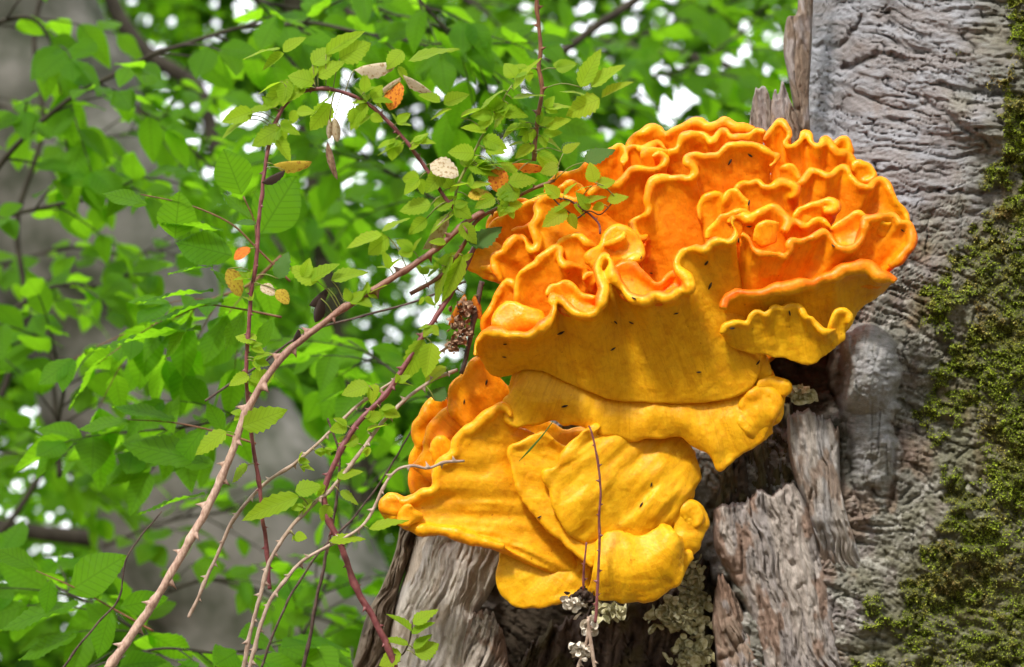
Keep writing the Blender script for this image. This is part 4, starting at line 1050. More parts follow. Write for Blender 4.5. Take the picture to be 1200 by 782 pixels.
limb('beech_tree', 'large grey beech trunk, out of focus, leaning behind the leaves at left', 'tree', [(-110, -260, -4600), (10, 60, -4600), (130, 330, -4600), (240, 560, -4600), (350, 800, -4600), (450, 1150, -4600), (560, 2100, -4600)],
     [110, 118, 128, 136, 146, 170, 210], M['beech_bark'], 40, 0.1, step=20)
limb('tree_limb', 'dark blurred limb slanting down through the leaves at upper left', 'branch', [(110, -60, -4900), (135, 10, -4900), (173, 63, -4900), (233, 106, -4900), (254, 175, -4900), (300, 260, -4900), (330, 300, -4900)], [10, 10, 10, 9, 9, 8, 8], M['dark_bark'], partname='bark')
limb('tree_limb', 'dark horizontal limb, blurred, crossing the lower left corner', 'branch', [(-60, 612, -5200), (30, 622, -5200), (120, 632, -5200), (205, 636, -5200), (300, 650, -5200)], [10, 10, 11, 10, 9], M['dark_bark'], partname='bark')
limb('tree_limb', 'bare grey branch rising to the top edge above the fungus', 'branch', [(560, 130, -1900), (610, 88, -1900), (660, 60, -1900), (700, 30, -1900), (742, 2, -1900), (800, -40, -1900)], [4.5, 4.5, 5, 5, 5, 5], M['dark_bark'], partname='bark')
limb('tree_limb', 'thin dark curved branch beside the bright sky gaps near the trunk', 'branch', [(700, 46, -3400), (730, 52, -3400), (765, 60, -3400), (805, 66, -3400), (840, 72, -3400), (862, 84, -3400), (885, 108, -3400)], [2.5, 3, 3.2, 3.4, 3.6, 4, 4.6], M['dark_bark'], partname='bark')
limb('tree_limb', 'thin dark branch crossing the top edge left of the hanging bramble shoot', 'branch', [(360, -30, -2400), (430, 30, -2400), (490, 60, -2400), (560, 76, -2400), (640, 120, -2400)], [3.6, 3.4, 3, 2.6, 2], M['dark_bark'], partname='bark')
limb('tree_limb', 'thin dark branch rising through the leaves at the left edge', 'branch', [(-20, 520, -2000), (10, 440, -2000), (30, 360, -2000), (20, 260, -2000), (50, 150, -2000), (40, 40, -2000), (60, -40, -2000)], [4, 4, 3.6, 3.4, 3.2, 3, 3], M['dark_bark'], partname='bark')
limb('tree_limb', 'dark branch curving up in the lower left behind the crisp leaves', 'branch', [(-30, 660, -2400), (20, 600, -2400), (52, 545, -2400), (66, 500, -2400), (60, 430, -2400)], [4, 4, 3.6, 3.2, 2.6], M['dark_bark'], partname='bark')
limb('beech_tree', 'slim dark far trunk showing between the leaves left of the fungus', 'tree', [(330, -300, -7000), (350, 60, -7000), (372, 200, -7000), (385, 330, -7000), (402, 420, -7000), (420, 600, -7000), (430, 1300, -7000)], [15, 15, 15, 15, 16, 18, 24], M['dark_bark'])

# ------------------------------------------------------------------ beech branches
def beech_branch(label, pts, n_twigs, leaf=0.066, tw=0.16, r0=3.2, mat='beech_leaf', facing=0.45, seed=0, group='beech branches hanging behind the bramble', stemmat='dark_bark', leafy=True):
    rg = random.Random(seed * 31 + 5)
    n_twigs = int(n_twigs * 1.45); leaf = leaf * 0.92
    st = spline(pts, 8)
    w = W(st)
    root = thing('beech_branch', label, 'branch', w[0], group)
    L = np.concatenate([[0], np.cumsum(np.linalg.norm(np.diff(w, axis=0), axis=1))])
    sc = (D0 - st[:, 2] * K) / 2500
    arrs = [tube_arrays(w, np.linspace(r0, r0 * 0.45, len(w)) * sc, 7, 0.1, seed)]
    leaves = []
    def leaves_on(line, every, first=0.3):
        l = np.concatenate([[0], np.cumsum(np.linalg.norm(np.diff(line, axis=0), axis=1))])
        s = l[-1] * first; side = rg.choice((-1, 1))
        while s < l[-1]:
            i = int(np.searchsorted(l, s)); i = min(max(i, 1), len(line) - 1)
            leaves.append((line[i], nrm(line[i] - line[i - 1]), side)); side = -side
            s += every * rg.uniform(0.8, 1.25)
        leaves.append((line[-1], nrm(line[-1] - line[-2]), 0))
    side = 1
    for k in range(n_twigs):
        f = (k + 0.6) / n_twigs
        i = int(np.searchsorted(L, f * L[-1])); i = min(max(i, 1), len(w) - 1)
        d = nrm(w[i] - w[i - 1])
        sv = np.cross(d, np.array([0, 0, 1.0])); sv = nrm(sv + 1e-6)
        e = nrm(d * rg.uniform(0.5, 0.9) + sv * side * rg.uniform(0.45, 0.9) + np.array([0, 0, rg.uniform(-0.5, 0.45)]))
        side = -side
        ln = tw * rg.uniform(0.6, 1.3)
        tt = np.linspace(0, 1, 9)[:, None]
        line = w[i] + e * ln * tt + np.array([0, 0, -0.16]) * ln * tt ** 2 + np.array([rg.uniform(-.1, .1), rg.uniform(-.1, .1), 0]) * ln * tt ** 2
        arrs.append(tube_arrays(line, np.linspace(r0 * 0.45, r0 * 0.22, 9) * sc[i], 5))
        leaves_on(line, leaf * 0.62)
    leaves_on(w[len(w) // 2:], leaf * 0.9)
    V, F = join(arrs)
    part('stem', V, F, M[stemmat], root)
    for pos, d, sd_ in leaves:
        up = np.array([rg.gauss(0, 0.35), rg.gauss(0, 0.35), 1.0])
        if rg.random() < facing: up = up * 0.6 - FWD * rg.uniform(0.5, 1.2)
        up = nrm(up)
        sv = nrm(np.cross(d, up))
        dv = nrm(d * rg.uniform(0.5, 0.9) + sv * sd_ * rg.uniform(0.6, 1.0) + np.array([0, 0, -rg.uniform(0.0, 0.45)]))
        put_leaf('leaf', rg.choice(BEECH), M[mat], root, pos, dv, up, leaf * rg.uniform(0.75, 1.2))
    return root

B = beech_branch
B('long dark beech branch arching across the top left', [(-30, 240, -1150), (13, 177, -1150), (80, 117, -1130), (133, 88, -1120), (183, 62, -1100), (207, 55, -1100), (283, 32, -1080), (330, 30, -1060), (367, 27, -1050), (420, 38, -1020), (473, 47, -1000), (545, 66, -980)], 13, 0.062, 0.14, 3.6, seed=1)
B('beech branch in the very top left corner with large pale leaves', [(-40, 40, -1300), (30, 20, -1300), (60, 50, -1290), (75, 110, -1280)], 7, 0.07, 0.14, seed=2, facing=0.6)
B('beech branch with leaves at the left edge above the grey trunk', [(-30, 262, -1300), (20, 250, -1300), (67, 240, -1290), (117, 230, -1280), (170, 205, -1270)], 6, 0.062, 0.10, seed=3)
B('beech spray in front of the grey trunk at the left edge', [(-40, 380, -1500), (0, 371, -1500), (47, 343, -1500), (80, 333, -1480), (120, 335, -1480), (150, 320, -1480)], 7, 0.058, 0.11, seed=4)
B('dense beech spray low against the grey trunk, left edge', [(70, 560, -1300), (68, 500, -1300), (75, 450, -1300), (60, 410, -1300), (40, 390, -1300)], 9, 0.068, 0.13, seed=5)
B('beech spray with long flat leaves pointing left, left of the main cane', [(330, 300, -560), (290, 335, -560), (250, 350, -560), (210, 365, -560), (170, 385, -560)], 8, 0.062, 0.09, 2.2, seed=6, stemmat='cane_brown')
B('beech spray with broad leaves between the grey trunk and the main cane', [(300, 470, -640), (260, 490, -640), (220, 500, -640), (170, 505, -640), (130, 510, -640)], 7, 0.066, 0.09, 2.2, seed=7)
B('beech spray filling the bottom left corner', [(190, 760, -700), (130, 720, -720), (70, 690, -740), (30, 665, -760), (-20, 655, -780)], 9, 0.072, 0.12, 2.6, seed=8, facing=0.6)
B('low beech spray along the bottom edge under the main cane', [(60, 800, -420), (130, 775, -420), (190, 760, -420), (250, 765, -420), (310, 760, -420), (350, 750, -420)], 9, 0.066, 0.09, 2.2, seed=9, facing=0.25, mat='beech_leaf')
B('beech twig behind the dead leaves in the top middle', [(470, -30, -900), (500, 10, -900), (540, 50, -900), (575, 85, -900), (592, 105, -900)], 8, 0.064, 0.12, 2.4, seed=10)
B('beech spray at the top edge left of centre', [(220, -40, -1250), (290, -5, -1250), (350, 10, -1230), (420, 5, -1200), (470, 20, -1200)], 9, 0.07, 0.13, seed=11, facing=0.6)
B('dim beech spray low in the middle behind the thin canes', [(330, 800, -1300), (375, 700, -1300), (400, 640, -1300), (420, 590, -1300), (440, 540, -1300)], 10, 0.062, 0.15, 3.0, seed=12)
B('beech spray close behind the left side of the fungus', [(560, 520, -700), (520, 480, -720), (480, 450, -740), (440, 420, -760), (410, 400, -780)], 8, 0.058, 0.11, 2.2, seed=13)
B('beech spray behind the bramble arch', [(520, 240, -1400), (470, 210, -1400), (430, 190, -1400), (380, 180, -1400), (330, 200, -1400)], 9, 0.062, 0.15, 2.6, seed=14)
B('far beech branch over the top of the fungus', [(560, 180, -2600), (640, 130, -2600), (720, 100, -2600), (800, 80, -2600), (870, 40, -2600)], 12, 0.075, 0.26, 3.0, seed=15)
B('far beech branch at the top edge above the fungus', [(500, -30, -2800), (600, 30, -2800), (700, 60, -2800), (780, 30, -2800), (850, 10, -2800)], 13, 0.075, 0.28, 3.0, seed=16)
B('beech spray in the left background below the long branch', [(140, 120, -2000), (200, 150, -2000), (240, 190, -2000), (290, 220, -2000), (340, 260, -2000)], 10, 0.066, 0.2, 2.6, seed=17)
B('blurred beech spray across the foot of the grey trunk', [(120, 640, -2200), (200, 610, -2200), (260, 600, -2200), (330, 580, -2200), (380, 560, -2200)], 9, 0.066, 0.2, 2.6, seed=18)
B('blurred beech spray at the left edge below the grey trunk', [(-40, 560, -2600), (20, 530, -2600), (60, 545, -2600), (110, 570, -2600)], 8, 0.068, 0.2, 2.6, seed=19)

B('blurred beech spray across the middle of the grey trunk', [(-60, 300, -2300), (0, 310, -2300), (80, 290, -2300), (150, 300, -2300), (230, 280, -2300)], 10, 0.066, 0.2, 2.6, seed=20)
B('blurred beech spray over the grey trunk beside the long flat leaves', [(60, 420, -2000), (130, 430, -2000), (200, 440, -2000), (270, 420, -2000), (330, 430, -2000)], 10, 0.066, 0.18, 2.6, seed=21)
B('blurred beech spray where the grey trunk leaves the top left corner', [(-40, 110, -2100), (20, 130, -2100), (70, 150, -2100), (130, 160, -2100), (190, 140, -2100)], 9, 0.066, 0.18, 2.6, seed=22)
B('blurred beech spray above the bottom edge in front of the grey trunk', [(180, 700, -1500), (240, 680, -1500), (300, 690, -1500), (360, 720, -1500), (420, 740, -1500)], 9, 0.062, 0.14, 2.6, seed=23)

def px_leaf(root, name, b, t, z, mat, kind=None, wid=1.0, roll=None, dz=None, rg=random):
    """a leaf from its base to its tip, both in modelling units"""
    dz = rg.uniform(-6, 8) if dz is None else dz
    p0 = W(np.array([b[0], b[1], z], float)); p1 = W(np.array([t[0], t[1], z + dz], float))
    d = p1 - p0
    n = -FWD * 0.75 + np.array([0, 0, 0.65])
    y = nrm(d); n = nrm(n - y * np.dot(n, y))
    a = rg.uniform(-0.7, 0.7) if roll is None else roll
    x = np.cross(y, n); n = n * math.cos(a) + x * math.sin(a)
    return put_leaf(name, kind if kind is not None else rg.choice(BRAM), M[mat], root, p0, d, n, np.linalg.norm(d), wid)

# sharp single beech leaves in front of the sprays
sprig = thing('beech_twig', 'thin beech twig bearing the large sharp pleated leaves beside the bramble arch', 'branch', W(np.array([300., 300., -150.])))
arr = [tube_arrays(W(spline([(340, 330, -150), (300, 290, -150), (270, 262, -150), (220, 240, -150), (165, 228, -150)], 6)), np.linspace(1.5, 0.7, len(spline([(340, 330, -150), (300, 290, -150), (270, 262, -150), (220, 240, -150), (165, 228, -150)], 6))) * 0.0008, 6),
       tube_arrays(W(spline([(300, 290, -150), (298, 260, -150), (285, 230, -150)], 6)), np.full(len(spline([(300, 290, -150), (298, 260, -150), (285, 230, -150)], 6)), 0.9) * 0.0008, 6)]
part('stem', *join(arr), M['cane_brown'], sprig)
for b, t, wd, rl in (((172, 240), (121, 224), 1.1, 0.2), ((205, 280), (210, 224), 1.35, 0.1), ((283, 228), (262, 174), 1.3, -0.2), ((306, 274), (346, 206), 1.25, 0.3), ((272, 300), (206, 282), 1.3, -0.1), ((262, 270), (190, 258), 0.6, 0.9),
                     ((250, 312), (196, 318), 0.8, 0.7), ((300, 262), (262, 224), 0.9, 0.5)):
    px_leaf(sprig, 'leaf', b, t, -150, 'beech_leaf', BEECH[1], wd, rl, 4)

def crisp_twig(label, stem, leaves, z):
    st = spline([(a, b_, z) for a, b_ in stem], 6)
    root = thing('beech_twig', label, 'branch', W(st[0]))
    part('stem', *tube_arrays(W(st), np.linspace(1.6, 0.7, len(st)) * 0.0008, 6), M['cane_brown'], root)
    for b, t, wd, rl in leaves: px_leaf(root, 'leaf', b, t, z, 'beech_leaf', BEECH[1], wd, rl, random.uniform(0, 10))
crisp_twig('beech twig with long flat crisp leaves pointing left at mid height', [(330, 372), (280, 362), (240, 358), (205, 372)],
           (((250, 340), (158, 350), 0.75, 0.75), ((262, 352), (168, 376), 0.7, 0.7), ((236, 384), (98, 404), 0.6, 0.8), ((300, 360), (250, 312), 0.8, 0.6), ((285, 366), (262, 410), 1.0, 0.4), ((225, 372), (190, 420), 0.9, 0.5), ((320, 372), (300, 412), 0.9, 0.3)), -210)
crisp_twig('beech twig with crisp ribbed leaves left of the main cane, lower down', [(300, 520), (250, 505), (200, 495), (150, 492)],
           (((205, 492), (132, 472), 0.9, 0.5), ((152, 494), (90, 500), 1.0, 0.4), ((250, 545), (142, 514), 0.95, 0.3), ((240, 500), (200, 552), 1.0, 0.2), ((262, 508), (244, 470), 1.0, 0.4), ((240, 578), (160, 598), 0.6, 0.8)), -260)
crisp_twig('beech twig with crisp ribbed leaves near the bottom left corner', [(180, 740), (130, 712), (90, 690), (40, 668)],
           (((80, 694), (146, 650), 1.05, 0.3), ((44, 668), (-6, 640), 1.0, 0.3), ((92, 706), (-4, 734), 0.9, 0.5), ((90, 744), (20, 770), 0.9, 0.4), ((130, 716), (112, 772), 1.0, 0.3), ((140, 712), (196, 700), 0.8, 0.6), ((60, 680), (52, 720), 1.1, 0.3)), -240)

# ------------------------------------------------------------------ brambles
def thorn_mesh():
    a = np.linspace(0, 2 * math.pi, 6, endpoint=False)
    r1 = np.stack([0.30 * np.cos(a), 0.5 * np.sin(a), 0 * a], 1); r2 = np.stack([0.13 * np.cos(a), 0.22 * np.sin(a) - 0.08, 0 * a + 0.4], 1)
    V = np.vstack([r1, r2, [[0, -0.32, 1.0]]])
    j = np.arange(6); jn = (j + 1) % 6
    return new_mesh('thorn', V, [np.stack([j, jn, jn + 6, j + 6], 1), np.stack([j + 6, jn + 6, np.full(6, 12)], 1)])
THORN = thorn_mesh()
CANES = []
def cane(label, pts, r0, r1, mat, thorn_every=22, thorn_len=6.0, name='bramble_cane', cat='bramble', group='bramble canes beside the fungus', seed=0):
    rg = random.Random(seed + 77)
    st = spline(pts, 3.0)
    st[:, 0] += 0.8 * fbm(np.arange(len(st)) / 9.0, seed, 0, seed, 2); st[:, 1] += 0.5 * fbm(np.arange(len(st)) / 9.0, seed + 3, 0, seed + 1, 2)
    w = W(st)
    root = thing(name, label, cat, w[0], group)
    rad = np.linspace(r0, r1, len(st)) * ((D0 - st[:, 2] * K) / 2500)
    # swollen nodes
    rad = rad * (1 + 0.22 * np.exp(-((np.arange(len(st)) % 28 - 14) / 2.5) ** 2))
    stem = part('stem', *tube_arrays(w, rad, 9, 0.16, seed), M[mat], root)
    s = 8
    k = 0
    tm = mesh_with(THORN, M[mat])
    while thorn_every and s < len(st) - 4:
        d = nrm(w[s + 1] - w[s - 1])
        side = nrm(np.cross(d, FWD)) * (1 if k % 2 else -1) + (-FWD) * rg.uniform(-0.5, 0.9)
        side = nrm(side - d * np.dot(side, d))
        y = d; x = np.cross(y, side)
        ln = thorn_len * 0.0008 * rg.uniform(0.7, 1.25)
        p = w[s] + side * rad[s] * 0.8 - np.array(root.location)
        o = bpy.data.objects.new('thorn', tm); COL.objects.link(o); o.parent = stem
        o.matrix_local = Matrix(((x[0] * ln, y[0] * ln, side[0] * ln, p[0]), (x[1] * ln, y[1] * ln, side[1] * ln, p[1]), (x[2] * ln, y[2] * ln, side[2] * ln, p[2]), (0, 0, 0, 1)))
        s += max(3, int(thorn_every / 3.0 * rg.uniform(0.6, 1.4))); k += 1
    CANES.append((root, st))
    return root

def cane_gradient():
    m = M['cane_tan']; nt = m.node_tree; b = nt.nodes['Principled BSDF']
    lo = float(W(np.array([262., 540., 126.]))[2]); hi = float(W(np.array([450., 332., 92.]))[2])
    geo = nt.nodes.new('ShaderNodeNewGeometry'); sp = nt.nodes.new('ShaderNodeSeparateXYZ'); nt.links.new(geo.outputs['Position'], sp.inputs[0])
    mr = nt.nodes.new('ShaderNodeMapRange'); mr.inputs[1].default_value = lo; mr.inputs[2].default_value = hi; nt.links.new(sp.outputs[2], mr.inputs[0])
    old = b.inputs['Base Color'].links[0].from_socket
    mp = nt.nodes.new('ShaderNodeMapping'); mp.inputs['Scale'].default_value = (1, 1, 0.25); mp.inputs['Rotation'].default_value = (0, 0.6, 0)
    nt.links.new(geo.outputs['Position'], mp.inputs['Vector'])
    st = ramp(nt, noise(nt, 500, 4, 0.6, mp.outputs[0]), [(0.35, (0.55, 0.42, 0.38)), (0.6, (1.1, 1.08, 1.05))])
    young = mixc(nt, noise(nt, 130, 3, 0.6, geo.outputs['Position']), (0.15, 0.05, 0.035), (0.33, 0.17, 0.12))
    c = mixc(nt, mr.outputs[0], old, young)
    c = mixc(nt, 0.7, c, st, 'MULTIPLY')
    nt.links.new(c, b.inputs['Base Color'])
cane_gradient()
c_main = cane('thick tan thorny bramble cane sweeping up from the bottom left', [(112, 812, 150), (128, 782, 148), (160, 736, 144), (190, 690, 140), (235, 610, 132), (262, 555, 126), (290, 482, 118), (328, 422, 110), (388, 372, 102), (450, 332, 92), (500, 300, 84), (545, 262, 74), (566, 248, 66)], 5.3, 3.3, 'cane_tan', 30, 11, seed=1)
c_arch = cane('slender purple bramble cane that rises and arches over to the right', [(316, 690, 80), (312, 640, 84), (308, 607, 88), (302, 557, 92), (294, 500, 96), (288, 440, 100), (292, 370, 100), (300, 300, 100), (308, 220, 96), (318, 160, 92), (335, 122, 90), (365, 105, 88), (400, 107, 86), (440, 128, 84), (475, 165, 82), (500, 198, 80), (520, 230, 78), (542, 256, 74)], 2.4, 2.3, 'cane_red', 34, 4.5, seed=2)
c_red = cane('dark red bramble cane bending down to the bottom edge by the trunk', [(462, 800, 96), (463, 782, 96), (439, 727, 96), (416, 685, 98), (401, 642, 100), (384, 607, 100), (380, 575, 100), (393, 542, 98), (416, 500, 92), (456, 456, 84), (490, 403, 76), (523, 353, 68), (549, 307, 60), (556, 290, 54)], 4.0, 2.8, 'cane_red', 22, 5.5, seed=3)
c_pale1 = cane('thin pale bramble cane running up right from below the main cane', [(222, 724, 60), (227, 712, 60), (258, 642, 62), (273, 611, 64), (308, 569, 66), (347, 542, 66), (374, 519, 66), (401, 492, 64), (440, 460, 60), (490, 430, 54), (526, 406, 46), (545, 392, 40)], 2.2, 1.7, 'cane_pale', 26, 5, seed=4)
c_pale2 = cane('pale thorny bramble cane from the bottom edge, left one of the crossing pair', [(280, 800, 110), (285, 782, 110), (297, 727, 110), (312, 669, 108), (320, 650, 108), (343, 615, 106), (370, 588, 104), (389, 573, 100), (416, 538, 94), (436, 511, 88), (451, 492, 84), (473, 470, 76), (506, 446, 64), (536, 433, 52)], 2.6, 2.0, 'cane_pale', 24, 6, seed=5)
c_pale3 = cane('pale thorny bramble cane whose dark tip lies on the lower fungus', [(288, 800, 130), (293, 782, 130), (308, 723, 130), (327, 689, 128), (354, 658, 126), (385, 640, 122), (416, 623, 118), (432, 607, 114), (447, 577, 110), (463, 553, 106), (482, 546, 104), (501, 549, 102), (521, 542, 98), (544, 540, 92)], 2.5, 1.5, 'cane_pale', 24, 6, seed=6)
c_top = cane('red-brown bramble shoot hanging from the top edge', [(629, -30, 20), (628, 0, 20), (632, 30, 20), (633, 60, 22), (631, 80, 22), (635, 108, 24), (629, 145, 26), (625, 188, 30)], 2.3, 2.6, 'cane_brown', 26, 6, seed=7)
c_twig = cane('brown twig rising through the leaves above the main cane', [(530, 240, 60), (538, 215, 58), (548, 195, 56), (565, 160, 54), (585, 125, 52), (600, 100, 50)], 1.7, 1.0, 'green_stem', 0, seed=8)
c_knot = cane('tangled brown bramble stem lying along the left shoulder of the fungus', [(480, 345, 70), (515, 325, 66), (545, 285, 70), (560, 258, 66), (590, 240, 60), (625, 222, 58), (650, 212, 60)], 2.6, 1.8, 'cane_brown', 20, 5, seed=9)
c_fore = cane('purple bramble sprig hanging in front of the orange left-hand lobe', [(640, 222, 78), (645, 229, 82), (655, 232, 84), (668, 235, 86), (684, 246, 88), (694, 253, 88), (702, 262, 88), (704, 274, 90)], 1.0, 1.3, 'cane_red', 16, 3.5, seed=10)
c_fore2 = cane('thin dark stalk crossing the orange left-hand lobe', [(646, 229, 84), (656, 240, 86), (667, 249, 88), (676, 256, 88), (690, 248, 90), (703, 252, 90), (716, 240, 90), (722, 232, 90)], 0.9, 0.7, 'cane_dark', 0, seed=11)
c_dark = cane('short dark twig beside the brown seed head at the left of the fungus', [(566, 330, 66), (560, 352, 66), (554, 380, 66), (548, 410, 64), (540, 438, 62)], 3.4, 2.6, 'cane_dark', 30, 3, name='dead_twig', cat='twig', group='dead twigs', seed=12)
c_hang = cane('dead thorny stem hanging straight down in front of the lower fungus', [(691, 500, 108), (694, 507, 112), (699, 535, 112), (703, 565, 112), (703, 610, 112), (702, 650, 110), (700, 690, 108), (698, 730, 106)], 1.2, 1.7, 'cane_red', 22, 4, name='dead_twig', cat='twig', group='dead twigs', seed=13)
c_hang2 = cane('short dead stalk beside the longer hanging stem', [(687, 636, 108), (685, 660, 106), (683, 692, 100)], 1.1, 1.4, 'cane_red', 18, 3.5, name='dead_twig', cat='twig', group='dead twigs', seed=14)
c_low = cane('pale thorny stem end at the bottom below the white crust', [(670, 800, 96), (684, 765, 98), (690, 735, 98), (689, 722, 98)], 2.2, 1.8, 'cane_pale', 20, 5, name='dead_twig', cat='twig', group='dead twigs', seed=15)
c_low2 = cane('orange-brown thorny stem end at the bottom under the hanging stem', [(700, 800, 100), (694, 765, 102), (690, 740, 102), (688, 726, 102)], 2.4, 2.0, 'cane_pale', 20, 5, name='dead_twig', cat='twig', group='dead twigs', seed=16)
c_sprig = cane('small leafy bramble sprig against the pale split wood at the bottom', [(455, 765, 96), (470, 768, 94), (478, 758, 92), (482, 744, 92), (484, 730, 92)], 1.1, 0.8, 'cane_dark', 0, seed=17)

cane('slim dark stem rising from the bottom edge right of the pale crossing canes', [(352, 800, -120), (366, 730, -120), (380, 660, -120), (392, 600, -120), (398, 540, -120), (384, 490, -120)], 2.4, 1.2, 'cane_dark', 0, name='dark_shoot', cat='shoot', group='dark shoots', seed=21)
cane('dark wiry stem slanting behind the dark red cane', [(300, 800, -160), (330, 720, -160), (372, 650, -160), (420, 600, -160), (462, 540, -160), (500, 470, -160)], 1.6, 1.0, 'cane_dark', 0, name='dark_shoot', cat='shoot', group='dark shoots', seed=22)
cane('thin dark twig crossing behind the arching purple cane', [(240, 470, -140), (300, 430, -140), (360, 390, -140), (420, 372, -140), (490, 352, -140), (545, 330, -100)], 1.4, 1.2, 'cane_dark', 0, name='dark_shoot', cat='shoot', group='dark shoots', seed=23)
cane('thin brown twig left of the main cane low down', [(60, 800, -100), (110, 735, -100), (140, 700, -100), (150, 650, -100), (190, 600, -100)], 1.4, 0.8, 'cane_dark', 0, name='dark_shoot', cat='shoot', group='dark shoots', seed=24)
CANES = CANES[:-4]

def leaf_on(b, t, mat='bramble_leaf', kind=None, wid=1.0, roll=None, dz=None, name='leaf', own=None, pet=True):
    best = None
    for root, st in CANES:
        if own is not None and root is not own: continue
        d = np.hypot(st[:, 0] - b[0], st[:, 1] - b[1]); i = int(d.argmin())
        if best is None or d[i] < best[0]: best = (d[i], root, st[i])
    dist, root, q = best
    z = q[2] + 4
    o = px_leaf(root, name, b, t, z, mat, kind, wid, roll, dz)
    if pet and dist > 3:
        p0 = np.array([q[0], q[1], q[2]]); p2 = np.array([b[0], b[1], z]); mid = (p0 + p2) / 2 + np.array([0, -dist * 0.12, 3])
        if dist < 45:
            pt = part('petiole', *tube_arrays(W(spline([p0, mid, p2], n=7)), np.full(7, 0.62) * 0.0008, 5), M['green_stem'], None)
            pt.parent = o; pt.matrix_parent_inverse = (Matrix.Translation(root.location) @ o.matrix_basis).inverted()
    return o

G = 'bramble_leaf'
for b, t in (((328, 57), (291, 61)), ((332, 61), (354, 46)), ((333, 63), (311, 79)), ((382, 64), (420, 40)), ((366, 76), (386, 56)), ((398, 69), (428, 52)), ((372, 90), (398, 74)), ((372, 78), (360, 92)),
             ((330, 96), (306, 106)), ((345, 96), (308, 122)), ((296, 131), (266, 141)), ((290, 135), (316, 126)), ((290, 140), (262, 158)), ((336, 96), (332, 120)), ((358, 102), (337, 117)), ((368, 97), (343, 88)),
             ((385, 115), (365, 131)), ((388, 122), (366, 148)), ((414, 126), (418, 148)), ((430, 122), (412, 147)), ((478, 72), (525, 52)), ((472, 60), (455, 77)), ((466, 78), (478, 96)), ((330, 150), (300, 166)), ((322, 160), (338, 185)),
             ((355, 326), (362, 306)), ((364, 330), (392, 312)), ((388, 328), (423, 318)), ((372, 330), (345, 315)), ((447, 275), (411, 286)), ((447, 272), (472, 254)), ((455, 278), (433, 294)),
             ((505, 240), (473, 243)), ((510, 246), (530, 230)), ((500, 256), (482, 272)), ((532, 250), (505, 270)), ((530, 300), (505, 347)), ((542, 300), (522, 346)), ((496, 398), (478, 440)), ((506, 402), (500, 436)),
             ((432, 452), (405, 460)), ((440, 450), (435, 470)), ((522, 430), (500, 446)), ((540, 262), (556, 282)), ((520, 200), (502, 222)), ((470, 170), (446, 176)), ((480, 176), (496, 160)),
             ((516, 120), (494, 112)), ((520, 122), (545, 112)), ((530, 128), (508, 138)), ((540, 138), (562, 128)), ((590, 106), (563, 122)), ((602, 106), (626, 72)), ((600, 116), (632, 107)), ((596, 122), (578, 144)), ((585, 130), (614, 134)),
             ((680, 102), (700, 64)), ((692, 102), (724, 78)), ((703, 116), (668, 130)), ((705, 115), (736, 98)), ((686, 112), (662, 104)), ((610, 145), (592, 160)), ((570, 155), (545, 150)), ((566, 162), (590, 172)), ((556, 180), (530, 178)),
             ((550, 192), (574, 200)), ((640, 150), (664, 140)), ((634, 160), (655, 172)), ((626, 170), (606, 182)), ((630, 180), (652, 190)), ((606, 202), (590, 190)), ((596, 214), (624, 208)), ((610, 224), (586, 226)),
             ((660, 180), (676, 168)), ((655, 196), (636, 200)), ((580, 232), (560, 242)),
             ((697, 214), (692, 194)), ((694, 218), (676, 221)), ((700, 217), (718, 212)), ((712, 236), (732, 229)), ((708, 240), (696, 244)), ((690, 246), (678, 228)), ((684, 238), (706, 230)), ((664, 246), (640, 262)), ((668, 250), (674, 266)), ((672, 240), (684, 252)),
             ((655, 232), (640, 218)), ((660, 230), (672, 216)), ((648, 228), (630, 226)), ((668, 236), (652, 246)),
             ((350, 582), (292, 604)), ((346, 576), (372, 568)), ((366, 586), (350, 602)), ((398, 576), (418, 586)), ((386, 592), (378, 608)), ((395, 560), (420, 552)), ((430, 505), (452, 498)), ((420, 520), (400, 512)),
             ((265, 506), (232, 526)), ((284, 500), (326, 483)), ((292, 440), (272, 450)), ((294, 450), (318, 438)), ((300, 400), (280, 392)), ((290, 545), (272, 560)), ((298, 420), (316, 414)),
             ((484, 732), (506, 714)), ((482, 740), (458, 722)), ((478, 756), (452, 748)), ((470, 766), (446, 776)), ((482, 742), (504, 730))):
    o = leaf_on(b, (b[0] + (t[0] - b[0]) * 1.2, b[1] + (t[1] - b[1]) * 1.2), wid=random.uniform(1.0, 1.3) * min(1.0, 30 / math.hypot(t[0] - b[0], t[1] - b[1])))
for b, t, wd in (((386, 634), (428, 627), 0.55), ((432, 620), (476, 605), 0.45), ((487, 768), (513, 752), 1.5), ((484, 760), (504, 742), 0.7), ((685, 190), (719, 171), 1.0), ((326, 327), (336, 294), 0.9), ((658, 178), (676, 166), 1.4), ((556, 290), (586, 262), 1.0), ((548, 270), (560, 290), 1.0), ((300, 262), (276, 258), 0.7), ((510, 470), (520, 452), 1.5)):
    leaf_on(b, t, 'bramble_leaf_dark' if b[1] < 600 else G, BRAM[1], wd, 0.0)
